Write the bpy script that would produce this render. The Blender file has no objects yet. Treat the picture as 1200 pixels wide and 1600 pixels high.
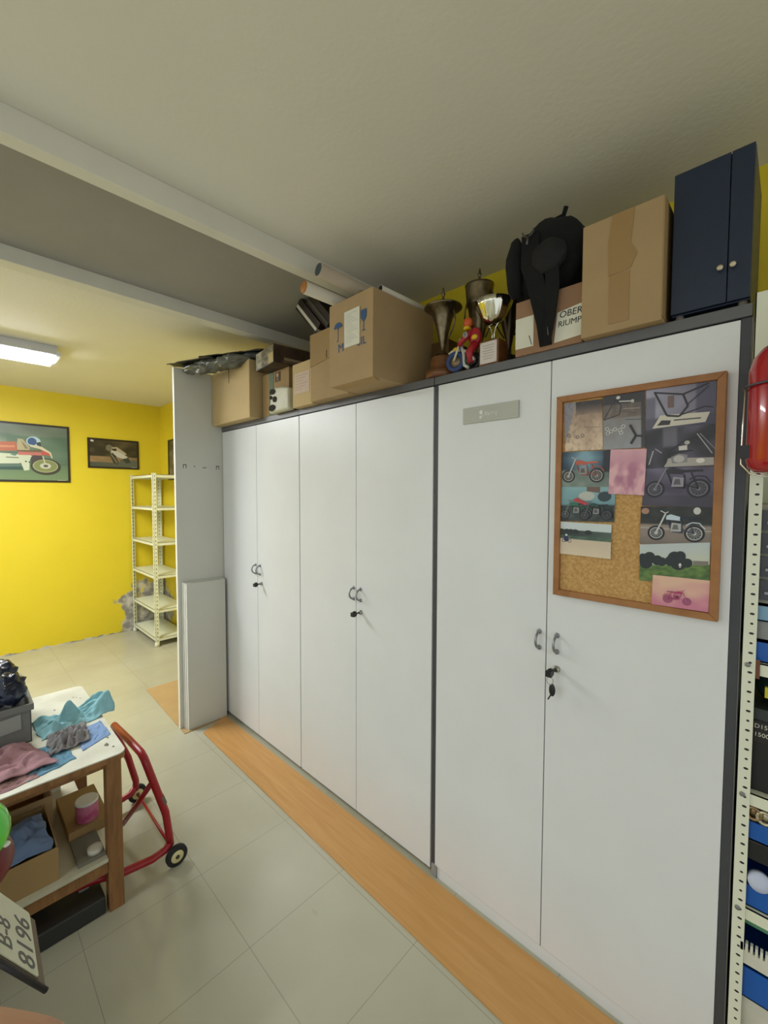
import bpy, bmesh, math, random
from mathutils import Vector, Matrix, noise
random.seed(7)
PI = math.pi
sc = bpy.context.scene
COL = sc.collection

# ------------------------------------------------------------------ camera
cam_d = bpy.data.cameras.new('camera')
cam_d.sensor_fit = 'VERTICAL'; cam_d.sensor_height = 36.0; cam_d.sensor_width = 27.0
cam_d.lens = 657.6 / 1600 * 36
cam_d.clip_start = 0.02; cam_d.clip_end = 60
cam = bpy.data.objects.new('camera', cam_d); COL.objects.link(cam)
R_ = Vector((0.7200268695636535, 0.6939411616897333, 0.002640306624049543))
U_ = Vector((-0.032390685002140276, 0.02980716124527813, 0.999030718578558))
F_ = Vector((-0.6931898373688535, 0.7194144822362151, -0.0439391865803281))
m = Matrix((R_, U_, -F_)).transposed().to_4x4()
m.translation = Vector((2.7956, -1.3129, 1.5341))
cam.matrix_world = m
sc.camera = cam

# ------------------------------------------------------------------ light and exposure
sc.view_settings.view_transform = 'Standard'
sc.view_settings.look = 'None'
sc.view_settings.exposure = 0.05
sc.view_settings.gamma = 1.0
sc.view_settings.use_curve_mapping = False
world = bpy.data.worlds.new('world'); sc.world = world
world.use_nodes = True
wbg = world.node_tree.nodes['Background']
wbg.inputs[0].default_value = (0.93, 0.99, 1.02, 1); wbg.inputs[1].default_value = 0.88

def area(name, loc, rot, sx, sy, power, color=(1, 1, 1)):
    d = bpy.data.lights.new(name, 'AREA'); d.shape = 'RECTANGLE'
    d.size = sx; d.size_y = sy; d.energy = power; d.color = color
    o = bpy.data.objects.new(name, d); COL.objects.link(o)
    o.location = loc; o.rotation_euler = rot
    return o
# the tube lamp over the far bay and a second row lamp behind the camera
area('tube_light_far', (-0.90, -1.50, 2.405), (0, 0, 0), 0.16, 1.40, 50, (0.93, 0.97, 1.0))
area('tube_light_near', (1.55, -3.10, 2.405), (0, 0, 0), 1.4, 0.16, 26, (0.94, 0.98, 1.0))

# ------------------------------------------------------------------ helpers
def lin(c):
    f = lambda v: v / 12.92 if v <= 0.04045 else ((v + 0.055) / 1.055) ** 2.4
    return tuple(f(x / 255.0) for x in c[:3])

def mat(name, rgb, rough=0.6, metal=0.0, var=0.0, scale=20.0, bump=0.0, bscale=None, spec=0.5, rgb2=None, emit=None, stretch=None, alpha=1.0, transmission=0.0, coat=0.0):
    M = bpy.data.materials.new(name); M.use_nodes = True
    nt = M.node_tree; b = nt.nodes['Principled BSDF']
    c = lin(rgb)
    b.inputs['Base Color'].default_value = (*c, 1)
    b.inputs['Roughness'].default_value = rough
    b.inputs['Metallic'].default_value = metal
    b.inputs['Specular IOR Level'].default_value = spec
    if coat: b.inputs['Coat Weight'].default_value = coat
    if alpha < 1: b.inputs['Alpha'].default_value = alpha
    if transmission: b.inputs['Transmission Weight'].default_value = transmission
    tc = nt.nodes.new('ShaderNodeTexCoord'); src = tc.outputs['Object']
    if stretch:
        mp = nt.nodes.new('ShaderNodeMapping'); mp.inputs['Scale'].default_value = stretch
        nt.links.new(src, mp.inputs['Vector']); src = mp.outputs[0]
    if var or rgb2:
        n = nt.nodes.new('ShaderNodeTexNoise'); n.inputs['Scale'].default_value = scale; n.inputs['Detail'].default_value = 6
        r = nt.nodes.new('ShaderNodeValToRGB')
        c2 = lin(rgb2) if rgb2 else tuple(x * (1 - var) for x in c)
        r.color_ramp.elements[0].position = 0.35; r.color_ramp.elements[1].position = 0.65
        r.color_ramp.elements[0].color = (*c2, 1); r.color_ramp.elements[1].color = (*c, 1)
        nt.links.new(src, n.inputs['Vector']); nt.links.new(n.outputs[0], r.inputs[0]); nt.links.new(r.outputs[0], b.inputs['Base Color'])
    if bump:
        n2 = nt.nodes.new('ShaderNodeTexNoise'); n2.inputs['Scale'].default_value = bscale or scale * 2; n2.inputs['Detail'].default_value = 4
        bp = nt.nodes.new('ShaderNodeBump'); bp.inputs['Strength'].default_value = bump; bp.inputs['Distance'].default_value = 0.01
        nt.links.new(src, n2.inputs['Vector']); nt.links.new(n2.outputs[0], bp.inputs['Height']); nt.links.new(bp.outputs[0], b.inputs['Normal'])
    if emit:
        b.inputs['Emission Color'].default_value = (*emit[:3], 1); b.inputs['Emission Strength'].default_value = emit[3]
    return M

def tag(o, label, cat, group=None):
    o['label'] = label; o['category'] = cat
    if group: o['group'] = group
    return o

def thing(name, label, cat, loc=(0, 0, 0), group=None):
    o = bpy.data.objects.new(name, None); COL.objects.link(o)
    o.empty_display_size = 0.05; o.location = loc
    return tag(o, label, cat, group)

class MB:
    def __init__(s): s.bm = bmesh.new(); s.smooth = False
    def quadbox(s, v):
        vs = [s.bm.verts.new(p) for p in v]
        for f in ((0, 3, 2, 1), (4, 5, 6, 7), (0, 1, 5, 4), (1, 2, 6, 5), (2, 3, 7, 6), (3, 0, 4, 7)):
            s.bm.faces.new([vs[i] for i in f])
        return s
    def box(s, x0, x1, y0, y1, z0, z1, M=None):
        v = [Vector(p) for p in ((x0, y0, z0), (x1, y0, z0), (x1, y1, z0), (x0, y1, z0), (x0, y0, z1), (x1, y0, z1), (x1, y1, z1), (x0, y1, z1))]
        if M: v = [M @ p for p in v]
        return s.quadbox(v)
    def ring_tube(s, rings, cap=True):
        bm = s.bm; R = [[bm.verts.new(p) for p in r] for r in rings]
        n = len(R[0])
        for a, b in zip(R, R[1:]):
            for i in range(n):
                f = bm.faces.new((a[i], a[(i + 1) % n], b[(i + 1) % n], b[i])); f.smooth = True
        if cap:
            bm.faces.new(list(reversed(R[0]))); bm.faces.new(R[-1])
        return s
    def tube(s, pts, r, n=12, cap=True):
        pts = [Vector(p) for p in pts]; rings = []
        up = None
        for i, p in enumerate(pts):
            if i == 0: d = pts[1] - p
            elif i == len(pts) - 1: d = p - pts[i - 1]
            else: d = (pts[i + 1] - p).normalized() + (p - pts[i - 1]).normalized()
            d.normalize()
            if up is None:
                up = Vector((0, 0, 1)) if abs(d.z) < 0.9 else Vector((1, 0, 0))
            a = d.cross(up).normalized(); b = a.cross(d).normalized(); up = b
            rr = r[i] if isinstance(r, (list, tuple)) else r
            rings.append([p + a * (rr * math.cos(2 * PI * k / n)) + b * (rr * math.sin(2 * PI * k / n)) for k in range(n)])
        return s.ring_tube(rings, cap)
    def lathe(s, prof, c=(0, 0, 0), n=32, axis=None):
        c = Vector(c); rings = []
        q = Vector(axis).to_track_quat('Z', 'Y') if axis else None
        for r, z in prof:
            ring = []
            for k in range(n):
                v = Vector((r * math.cos(2 * PI * k / n), r * math.sin(2 * PI * k / n), z))
                if q: v = q @ v
                ring.append(c + v)
            rings.append(ring)
        return s.ring_tube(rings)
    def poly(s, pts, th=None):
        vs = [s.bm.verts.new(p) for p in pts]; s.bm.faces.new(vs); return s
    def prism(s, pts, d):
        d = Vector(d); a = [s.bm.verts.new(Vector(p)) for p in pts]; b = [s.bm.verts.new(Vector(p) + d) for p in pts]
        n = len(a); s.bm.faces.new(list(reversed(a))); s.bm.faces.new(b)
        for i in range(n): s.bm.faces.new((a[i], a[(i + 1) % n], b[(i + 1) % n], b[i]))
        return s
    def blob(s, c, r, amp=0.0, freq=3.0, sub=3, seed=0):
        c = Vector(c); t = bmesh.ops.create_icosphere(s.bm, subdivisions=sub, radius=1)
        off = Vector((seed * 7.3, seed * 3.1, seed))
        for v in t['verts']:
            p = v.co.copy(); k = 1 + amp * noise.noise(p * freq + off) * 2
            v.co = c + Vector((p.x * r[0], p.y * r[1], p.z * r[2])) * k
            for f in v.link_faces: f.smooth = True
        return s
    def text(s, body, size, M, ext=0.0004, align='LEFT'):
        cu = bpy.data.curves.new('t', 'FONT'); cu.body = body; cu.size = size; cu.extrude = ext; cu.align_x = align; cu.resolution_u = 3
        o = bpy.data.objects.new('t', cu); COL.objects.link(o)
        dg = bpy.context.evaluated_depsgraph_get(); me = bpy.data.meshes.new_from_object(o.evaluated_get(dg))
        me.transform(M); s.bm.from_mesh(me); bpy.data.objects.remove(o); bpy.data.meshes.remove(me); bpy.data.curves.remove(cu)
        return s
    def build(s, name, m, parent=None, bevel=0.0, seg=2):
        bmesh.ops.recalc_face_normals(s.bm, faces=s.bm.faces)
        me = bpy.data.meshes.new(name); s.bm.to_mesh(me); s.bm.free()
        for mm in (m if isinstance(m, (list, tuple)) else [m]): me.materials.append(mm)
        o = bpy.data.objects.new(name, me); COL.objects.link(o)
        if parent:
            o.parent = parent
            if parent.type == 'EMPTY': o.location = -parent.location
        if bevel:
            b = o.modifiers.new('bevel', 'BEVEL'); b.width = bevel; b.segments = seg; b.limit_method = 'ANGLE'; b.angle_limit = 0.7
        return o

def struct(o): o['kind'] = 'structure'; return o
def frame_matrix(o, x, y):
    x = Vector(x).normalized(); y = Vector(y).normalized(); z = x.cross(y)
    M = Matrix((x, y, z)).transposed().to_4x4(); M.translation = Vector(o); return M

# printed artwork: vertex colours on thin paper
PR = bpy.data.materials.new('printed_paper'); PR.use_nodes = True
_b = PR.node_tree.nodes['Principled BSDF']; _b.inputs['Roughness'].default_value = 0.35
_a = PR.node_tree.nodes.new('ShaderNodeAttribute'); _a.attribute_name = 'Col'
PR.node_tree.links.new(_a.outputs[0], _b.inputs['Base Color'])

class Art:
    def __init__(s, O, ux, uy, th=0.0006):
        s.O = Vector(O); s.ux = Vector(ux); s.uy = Vector(uy); s.n = s.ux.cross(s.uy).normalized()
        s.bm = bmesh.new(); s.lay = s.bm.loops.layers.float_color.new('Col'); s.k = 0; s.th = th
        s.asp = s.uy.length / s.ux.length
    def P(s, x, y, h): return s.O + s.ux * x + s.uy * y + s.n * h
    def face(s, pts, cols):
        vs = [s.bm.verts.new(p) for p in pts]; f = s.bm.faces.new(vs)
        for l, c in zip(f.loops, cols): l[s.lay] = (*c, 1)
    def bg(s, fn, nx=24, ny=16):
        V = [[s.bm.verts.new(s.P(i / nx, j / ny, s.th)) for i in range(nx + 1)] for j in range(ny + 1)]
        C = [[lin(fn(i / nx, j / ny)) for i in range(nx + 1)] for j in range(ny + 1)]
        for j in range(ny):
            for i in range(nx):
                f = s.bm.faces.new((V[j][i], V[j][i + 1], V[j + 1][i + 1], V[j + 1][i]))
                for l, (a, b) in zip(f.loops, ((j, i), (j, i + 1), (j + 1, i + 1), (j + 1, i))): l[s.lay] = (*C[a][b], 1)
        w = lin((215, 210, 200)); q = [(0, 0), (1, 0), (1, 1), (0, 1)]
        s.face([s.P(x, y, 0) for x, y in reversed(q)], [w] * 4)
        for a, b in zip(q, q[1:] + q[:1]):
            s.face([s.P(*a, 0), s.P(*b, 0), s.P(*b, s.th), s.P(*a, s.th)], [w] * 4)
        return s
    def poly(s, pts, c, up=True):
        if up: s.k += 1
        c = lin(c); pts = [(min(1, max(0, x)), min(1, max(0, y))) for x, y in pts]
        h = s.th + 0.00008 * s.k
        s.face([s.P(x, y, h) for x, y in pts], [c] * len(pts)); return s
    def ell(s, x, y, rx, ry, c, n=16):
        return s.poly([(x + rx * math.cos(2 * PI * i / n), y + ry * math.sin(2 * PI * i / n)) for i in range(n)], c)
    def ring(s, x, y, rx, w, c, n=20, sq=1.0):
        s.k += 1; ry = rx / s.asp * sq; w2 = w / s.asp * sq
        for i in range(n):
            a, b = 2 * PI * i / n, 2 * PI * (i + 1) / n
            s.poly([(x + rx * math.cos(a), y + ry * math.sin(a)), (x + rx * math.cos(b), y + ry * math.sin(b)),
                    (x + (rx - w) * math.cos(b), y + (ry - w2) * math.sin(b)), (x + (rx - w) * math.cos(a), y + (ry - w2) * math.sin(a))], c, False)
        return s
    def line(s, pts, w, c):
        s.k += 1
        for (x0, y0), (x1, y1) in zip(pts, pts[1:]):
            dx, dy = x1 - x0, (y1 - y0) * s.asp; L = math.hypot(dx, dy) or 1
            nx, ny = -dy / L * w / 2, dx / L * w / 2 / s.asp
            s.poly([(x0 - nx, y0 - ny), (x1 - nx, y1 - ny), (x1 + nx, y1 + ny), (x0 + nx, y0 + ny)], c, False)
        return s
    def bike(s, x, y, w, frame, tank, tyre=(25, 25, 28), rim=(150, 150, 150), flip=False, engine=(140, 140, 140), seat=(30, 30, 35)):
        f = (lambda a: x + (w - a)) if flip else (lambda a: x + a)
        h = 1 / s.asp
        L = lambda p: [(f(a * w), y + b * w * h) for a, b in p]
        for cx, q in ((0.17, 0.155), (0.82, 0.17)):
            s.ell(f(cx * w), y + q * w * h, 0.145 * w, 0.145 * w * h, tuple((a * 2 + b) // 3 for a, b in zip(tyre, rim)))
            s.ring(f(cx * w), y + q * w * h, q * w, 0.035 * w, tyre); s.ring(f(cx * w), y + q * w * h, (q - .04) * w, 0.012 * w, rim)
            s.ell(f(cx * w), y + q * w * h, 0.03 * w, 0.03 * w * h, rim)
            for k in range(6):
                a = k * PI / 6; r = (q - .04)
                s.line(L([(cx - r * math.cos(a), q - r * math.sin(a)), (cx + r * math.cos(a), q + r * math.sin(a))]), 0.004 * w, rim)
        s.line(L([(0.17, 0.155), (0.33, 0.56)]), 0.03 * w, rim)
        s.line(L([(0.24, 0.62), (0.33, 0.57), (0.38, 0.60)]), 0.018 * w, rim)
        s.line(L([(0.33, 0.5), (0.45, 0.2), (0.62, 0.18), (0.6, 0.42)]), 0.025 * w, frame)
        s.line(L([(0.6, 0.25), (0.82, 0.17), (0.7, 0.45)]), 0.022 * w, frame)
        s.poly(L([(0.42, 0.2), (0.6, 0.2), (0.6, 0.36), (0.44, 0.38)]), engine)
        s.poly(L([(0.45, 0.24), (0.56, 0.24), (0.54, 0.34), (0.47, 0.34)]), tuple(int(c * .6) for c in engine))
        s.poly(L([(0.34, 0.44), (0.58, 0.42), (0.58, 0.5), (0.42, 0.55), (0.35, 0.52)]), tank)
        s.poly(L([(0.57, 0.45), (0.86, 0.47), (0.86, 0.5), (0.6, 0.5)]), seat)
        s.line(L([(0.68, 0.33), (0.78, 0.39), (0.9, 0.38), (0.99, 0.27)]), 0.02 * w, tank)
        return s
    def build(s, name, parent=None):
        me = bpy.data.meshes.new(name); s.bm.to_mesh(me); s.bm.free(); me.materials.append(PR)
        o = bpy.data.objects.new(name, me); COL.objects.link(o)
        if parent:
            o.parent = parent
            if parent.type == 'EMPTY': o.location = -parent.location
        return o

def nz(x, y, s, seed=0): return noise.noise(Vector((x * s, y * s, seed * 5.7)))
def mix(a, b, t):
    t = max(0, min(1, t)); return tuple(p + (q - p) * t for p, q in zip(a, b))

def cloth(name, corners, z0, amp, m, seed, label, cat='cloth', thick=0.003, nx=44, ny=44, ridges=(), wob=0.25, group=None, freq=5, slope=None):
    """crumpled cloth over a four-sided footprint, its lowest folds touching the surface"""
    A, B, C, D = [Vector((*c, 0)) for c in corners]
    bm = bmesh.new(); G = []
    for j in range(ny + 1):
        row = []
        for i in range(nx + 1):
            u, v = i / nx, j / ny
            uu = u + wob * 0.25 * noise.noise(Vector((v * 4, seed, 0))) * (abs(u - .5) * 2); vv = v + wob * 0.25 * noise.noise(Vector((u * 4, seed + 9, 0))) * (abs(v - .5) * 2)
            p = A.lerp(B, uu).lerp(D.lerp(C, uu), vv)
            q = Vector((u * freq, v * freq, seed * 3.3))
            h = abs(noise.noise(q)) * 1.2 + 0.5 * abs(noise.noise(q * 2.1)) + 0.15 * noise.noise(q * 5)
            edge = min(u, 1 - u, v, 1 - v) * 5; h *= 0.25 + 0.75 * min(1, edge)
            z = amp * max(0, h)
            for (ru, rv, rr, rh) in ridges:
                z += rh * math.exp(-((u - ru) ** 2 + (v - rv) ** 2) / rr ** 2)
            if slope: z += slope * v
            p.z = z0 + 0.001 + z; row.append(bm.verts.new(p))
        G.append(row)
    for j in range(ny):
        for i in range(nx):
            f = bm.faces.new((G[j][i], G[j][i + 1], G[j + 1][i + 1], G[j + 1][i])); f.smooth = True
    me = bpy.data.meshes.new(name); bm.to_mesh(me); bm.free(); me.materials.append(m)
    o = bpy.data.objects.new(name, me); COL.objects.link(o)
    sd = o.modifiers.new('solid', 'SOLIDIFY'); sd.thickness = thick; sd.offset = 1
    if label: tag(o, label, cat, group)
    return o

# ------------------------------------------------------------------ materials
def wall_paint():
    M = bpy.data.materials.new('yellow_wall_paint'); M.use_nodes = True; nt = M.node_tree; b = nt.nodes['Principled BSDF']
    b.inputs['Roughness'].default_value = 0.5
    g = nt.nodes.new('ShaderNodeNewGeometry'); N = nt.nodes.new; Lk = nt.links.new
    def nse(s, d=5):
        n = N('ShaderNodeTexNoise'); n.inputs['Scale'].default_value = s; n.inputs['Detail'].default_value = d; Lk(g.outputs['Position'], n.inputs['Vector']); return n.outputs[0]
    # distance from the foot of the far corner gives the patch of fallen plaster
    sub = N('ShaderNodeVectorMath'); sub.operation = 'SUBTRACT'; sub.inputs[1].default_value = (-2.40, 0.26, 0.10); Lk(g.outputs['Position'], sub.inputs[0])
    scl = N('ShaderNodeVectorMath'); scl.operation = 'MULTIPLY'; scl.inputs[1].default_value = (1.5, 1.35, 0.85); Lk(sub.outputs[0], scl.inputs[0])
    ln = N('ShaderNodeVectorMath'); ln.operation = 'LENGTH'; Lk(scl.outputs[0], ln.inputs[0])
    ns = N('ShaderNodeMath'); ns.operation = 'MULTIPLY_ADD'; ns.inputs[1].default_value = 0.9; Lk(nse(7), ns.inputs[0]); Lk(ln.outputs[1], ns.inputs[2])
    r = N('ShaderNodeValToRGB'); r.color_ramp.elements[0].position = 0.80; r.color_ramp.elements[1].position = 0.86
    r.color_ramp.elements[0].color = (1, 1, 1, 1); r.color_ramp.elements[1].color = (0, 0, 0, 1); Lk(ns.outputs[0], r.inputs[0])
    # a ragged, unpainted line along the floor
    sp = N('ShaderNodeSeparateXYZ'); Lk(g.outputs['Position'], sp.inputs[0])
    fa = N('ShaderNodeMath'); fa.operation = 'MULTIPLY_ADD'; fa.inputs[1].default_value = -0.055; Lk(nse(11), fa.inputs[0]); Lk(sp.outputs[2], fa.inputs[2])
    lt = N('ShaderNodeMath'); lt.operation = 'LESS_THAN'; lt.inputs[1].default_value = -0.016; Lk(fa.outputs[0], lt.inputs[0])
    mx = N('ShaderNodeMath'); mx.operation = 'MAXIMUM'; Lk(r.outputs[0], mx.inputs[0]); Lk(lt.outputs[0], mx.inputs[1])
    r2 = N('ShaderNodeValToRGB'); r2.color_ramp.elements[0].color = (*lin((216, 192, 30)), 1); r2.color_ramp.elements[1].color = (*lin((228, 204, 44)), 1); Lk(nse(2.5), r2.inputs[0])
    r3 = N('ShaderNodeValToRGB'); r3.color_ramp.elements[0].color = (*lin((140, 135, 125)), 1); r3.color_ramp.elements[1].color = (*lin((205, 198, 180)), 1); r3.color_ramp.elements[0].position = .4; r3.color_ramp.elements[1].position = .6; Lk(nse(14), r3.inputs[0])
    m = N('ShaderNodeMixRGB'); Lk(mx.outputs[0], m.inputs[0]); Lk(r2.outputs[0], m.inputs[1]); Lk(r3.outputs[0], m.inputs[2]); Lk(m.outputs[0], b.inputs['Base Color'])
    bp = N('ShaderNodeBump'); bp.inputs['Strength'].default_value = 0.25; bp.inputs['Distance'].default_value = 0.01; Lk(nse(9), bp.inputs['Height']); Lk(bp.outputs[0], b.inputs['Normal'])
    return M

def floor_mat():
    M = bpy.data.materials.new('polished_floor_tiles'); M.use_nodes = True; nt = M.node_tree; b = nt.nodes['Principled BSDF']
    N = nt.nodes.new; Lk = nt.links.new; g = N('ShaderNodeNewGeometry')
    t, X0, Y0 = 0.3918, 1.1394, -0.6487
    sp = N('ShaderNodeSeparateXYZ'); Lk(g.outputs['Position'], sp.inputs[0])
    def edge(o, off):
        a = N('ShaderNodeMath'); a.operation = 'MULTIPLY_ADD'; a.inputs[1].default_value = 1 / t; a.inputs[2].default_value = -off / t + 0.5 + 40; Lk(o, a.inputs[0])
        f = N('ShaderNodeMath'); f.operation = 'FRACT'; Lk(a.outputs[0], f.inputs[0])
        s = N('ShaderNodeMath'); s.operation = 'SUBTRACT'; s.inputs[1].default_value = 0.5; Lk(f.outputs[0], s.inputs[0])
        q = N('ShaderNodeMath'); q.operation = 'ABSOLUTE'; Lk(s.outputs[0], q.inputs[0])
        l = N('ShaderNodeMath'); l.operation = 'LESS_THAN'; l.inputs[1].default_value = 0.0028; Lk(q.outputs[0], l.inputs[0]); return l.outputs[0]
    mx = N('ShaderNodeMath'); mx.operation = 'MAXIMUM'; Lk(edge(sp.outputs[0], X0), mx.inputs[0]); Lk(edge(sp.outputs[1], Y0), mx.inputs[1])
    n = N('ShaderNodeTexNoise'); n.inputs['Scale'].default_value = 1.7; n.inputs['Detail'].default_value = 5; Lk(g.outputs['Position'], n.inputs['Vector'])
    r = N('ShaderNodeValToRGB'); r.color_ramp.elements[0].position = .35; r.color_ramp.elements[1].position = .7
    r.color_ramp.elements[0].color = (*lin((172, 168, 146)), 1); r.color_ramp.elements[1].color = (*lin((184, 181, 160)), 1); Lk(n.outputs[0], r.inputs[0])
    # scuffs
    mp = N('ShaderNodeMapping'); mp.inputs['Scale'].default_value = (2.2, 5.5, 1); Lk(g.outputs['Position'], mp.inputs['Vector'])
    n2 = N('ShaderNodeTexNoise'); n2.inputs['Scale'].default_value = 1.6; n2.inputs['Detail'].default_value = 3; Lk(mp.outputs[0], n2.inputs['Vector'])
    r2 = N('ShaderNodeValToRGB'); r2.color_ramp.elements[0].position = .72; r2.color_ramp.elements[1].position = .80
    r2.color_ramp.elements[0].color = (1, 1, 1, 1); r2.color_ramp.elements[1].color = (.78, .76, .72, 1); Lk(n2.outputs[0], r2.inputs[0])
    mu = N('ShaderNodeMixRGB'); mu.blend_type = 'MULTIPLY'; mu.inputs[0].default_value = 1; Lk(r.outputs[0], mu.inputs[1]); Lk(r2.outputs[0], mu.inputs[2])
    m = N('ShaderNodeMixRGB'); Lk(mx.outputs[0], m.inputs[0]); Lk(mu.outputs[0], m.inputs[1]); m.inputs[2].default_value = (*lin((148, 146, 130)), 1); Lk(m.outputs[0], b.inputs['Base Color'])
    b.inputs['Roughness'].default_value = 0.13; b.inputs['Specular IOR Level'].default_value = 0.45
    return M

def wood_mat(name, a, b_, scale=(1, 1, 1), rough=0.45, ws=6):
    M = bpy.data.materials.new(name); M.use_nodes = True; nt = M.node_tree; b = nt.nodes['Principled BSDF']; N = nt.nodes.new; Lk = nt.links.new
    g = N('ShaderNodeTexCoord'); mp = N('ShaderNodeMapping'); mp.inputs['Scale'].default_value = scale; Lk(g.outputs['Object'], mp.inputs['Vector'])
    n = N('ShaderNodeTexNoise'); n.inputs['Scale'].default_value = ws; n.inputs['Detail'].default_value = 8; n.inputs['Distortion'].default_value = .6; Lk(mp.outputs[0], n.inputs['Vector'])
    r = N('ShaderNodeValToRGB'); r.color_ramp.elements[0].position = .3; r.color_ramp.elements[1].position = .7
    r.color_ramp.elements[0].color = (*lin(a), 1); r.color_ramp.elements[1].color = (*lin(b_), 1)
    Lk(n.outputs[0], r.inputs[0]); Lk(r.outputs[0], b.inputs['Base Color']); b.inputs['Roughness'].default_value = rough
    return M

yellow = wall_paint(); floorM = floor_mat()
ceilM = mat('ceiling_paint', (226, 223, 208), 0.75, var=.03, scale=3, bump=.08, bscale=60)
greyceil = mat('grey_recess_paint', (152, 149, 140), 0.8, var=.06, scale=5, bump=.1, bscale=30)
trimM = mat('white_trim_paint', (220, 217, 202), 0.6, var=.04, scale=8)
doorM = mat('white_melamine', (226, 228, 227), 0.38, var=.035, scale=4)
cabGrey = mat('anthracite_board', (66, 68, 72), 0.5, var=.08, scale=30)
topGrey = mat('grey_top_laminate', (98, 98, 100), 0.45, var=.06, scale=30)
cabGreyL = mat('grey_side_board', (150, 150, 146), 0.5, var=.05, scale=20)
panelM = mat('pale_grey_board', (206, 206, 195), 0.45, var=.04, scale=3)
edgeM = mat('white_edge_band', (236, 235, 226), 0.4)
metalG = mat('satin_grey_metal', (148, 152, 152), 0.3, 0.8)
blackP = mat('black_plastic', (30, 31, 32), 0.4)
steel = mat('key_steel', (170, 168, 158), 0.3, 1.0)
card = mat('kraft_cardboard', (173, 145, 103), 0.8, var=.07, scale=8, bump=.05, bscale=60)
card2 = mat('kraft_cardboard_dark', (164, 134, 88), 0.8, var=.08, scale=9)
cardL = mat('kraft_cardboard_pale', (198, 172, 122), 0.8, var=.06, scale=9)
tapeM = mat('brown_packing_tape', (158, 126, 80), 0.35, spec=.5)
paper = mat('white_paper', (222, 219, 200), 0.7, var=.04, scale=20)
pinkpaper = mat('pinkish_paper', (206, 182, 160), 0.7, var=.05, scale=20)
inkBlue = mat('blue_ink', (48, 84, 128), 0.7)
inkBlk = mat('black_ink', (38, 38, 38), 0.7)
inkGry = mat('grey_ink', (150, 148, 138), 0.7)
shelfW = mat('cream_shelf_enamel', (226, 228, 202), 0.35)
shelfH = mat('slot_black', (20, 20, 20), 0.8)
beech = wood_mat('beech_laminate', (190, 140, 76), (203, 154, 92), (1.2, 14, 14), 0.38, 3)
frameW = wood_mat('oak_frame', (148, 98, 52), (168, 116, 66), (3, 3, 3), 0.5)
benchW = wood_mat('bench_timber', (120, 82, 44), (152, 108, 62), (8, 8, 1.2), 0.6)
trophyW = wood_mat('varnished_base', (98, 60, 34), (124, 78, 42), (2, 2, 8), 0.3)
gold = mat('tarnished_brass', (138, 124, 96), 0.33, 0.9, rgb2=(84, 74, 54), scale=22, bump=.15, bscale=40)
silver = mat('polished_silver', (225, 222, 205), 0.12, 1.0)
pewter = mat('dark_pewter', (84, 72, 58), 0.3, 0.85, var=.3, scale=10)
navy = mat('navy_enamel', (26, 40, 62), 0.4, var=.08, scale=12, bump=.03)
blackCloth = mat('black_nylon', (8, 8, 9), 0.95, var=.3, scale=40, bump=.2, bscale=50)
darkFrame = mat('dark_frame', (40, 28, 18), 0.4)
redEn = mat('red_enamel', (160, 26, 34), 0.35, var=.1, scale=14)
rubber = mat('black_rubber', (28, 28, 28), 0.75)
hubY = mat('cream_wheel_hub', (216, 206, 150), 0.5)
whiteWorn = mat('worn_white_paint', (224, 224, 208), 0.55, rgb2=(206, 204, 186), scale=9, bump=.1)
binG = mat('grey_plastic', (118, 118, 116), 0.45, var=.05)
bagBlue = mat('dark_blue_bag', (22, 34, 58), 0.25, var=.5, scale=20)
teal = mat('teal_cloth', (144, 194, 204), 0.85, var=.08, scale=60, bump=.3, bscale=18)
mauve = mat('mauve_cloth', (172, 130, 138), 0.9, var=.12, scale=24, bump=.6, bscale=14)
greyC = mat('grey_cloth', (140, 136, 138), 0.9, var=.12, scale=40)
blueC = mat('pale_blue_cloth', (134, 164, 208), 0.9, var=.08, scale=60)
denim = mat('steel_blue_cloth', (104, 150, 178), 0.9, var=.1, scale=50)
darkC = mat('dark_navy_cloth', (42, 48, 66), 0.9)
lampW = mat('lamp_housing', (214, 216, 226), 0.4)
lampE = mat('lamp_tube_glow', (255, 255, 255), 0.4, emit=(0.92, 0.95, 1.0, 32.0))
redGloss = mat('extinguisher_red', (170, 22, 30), 0.22, coat=.5)
greenF = mat('fluorescent_green_paint', (70, 210, 30), 0.15, coat=.6)
redF = mat('red_fairing', (104, 6, 14), 0.3)
plateM = mat('plate_white', (206, 208, 184), 0.4, var=.06, scale=20)
blueBin = mat('blue_bin', (20, 92, 176), 0.4)
ltBlue = mat('light_blue_plastic', (130, 170, 196), 0.4)
greenP = mat('green_plastic', (90, 150, 110), 0.4)
plastic = mat('clear_grey_polythene', (104, 104, 90), 0.25, var=.5, scale=12, bump=.5, bscale=25)
darkSheet = mat('dark_grey_sheet', (50, 48, 38), 0.45, var=.3, scale=12)
skin = mat('skin', (196, 148, 120), 0.5)

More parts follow.
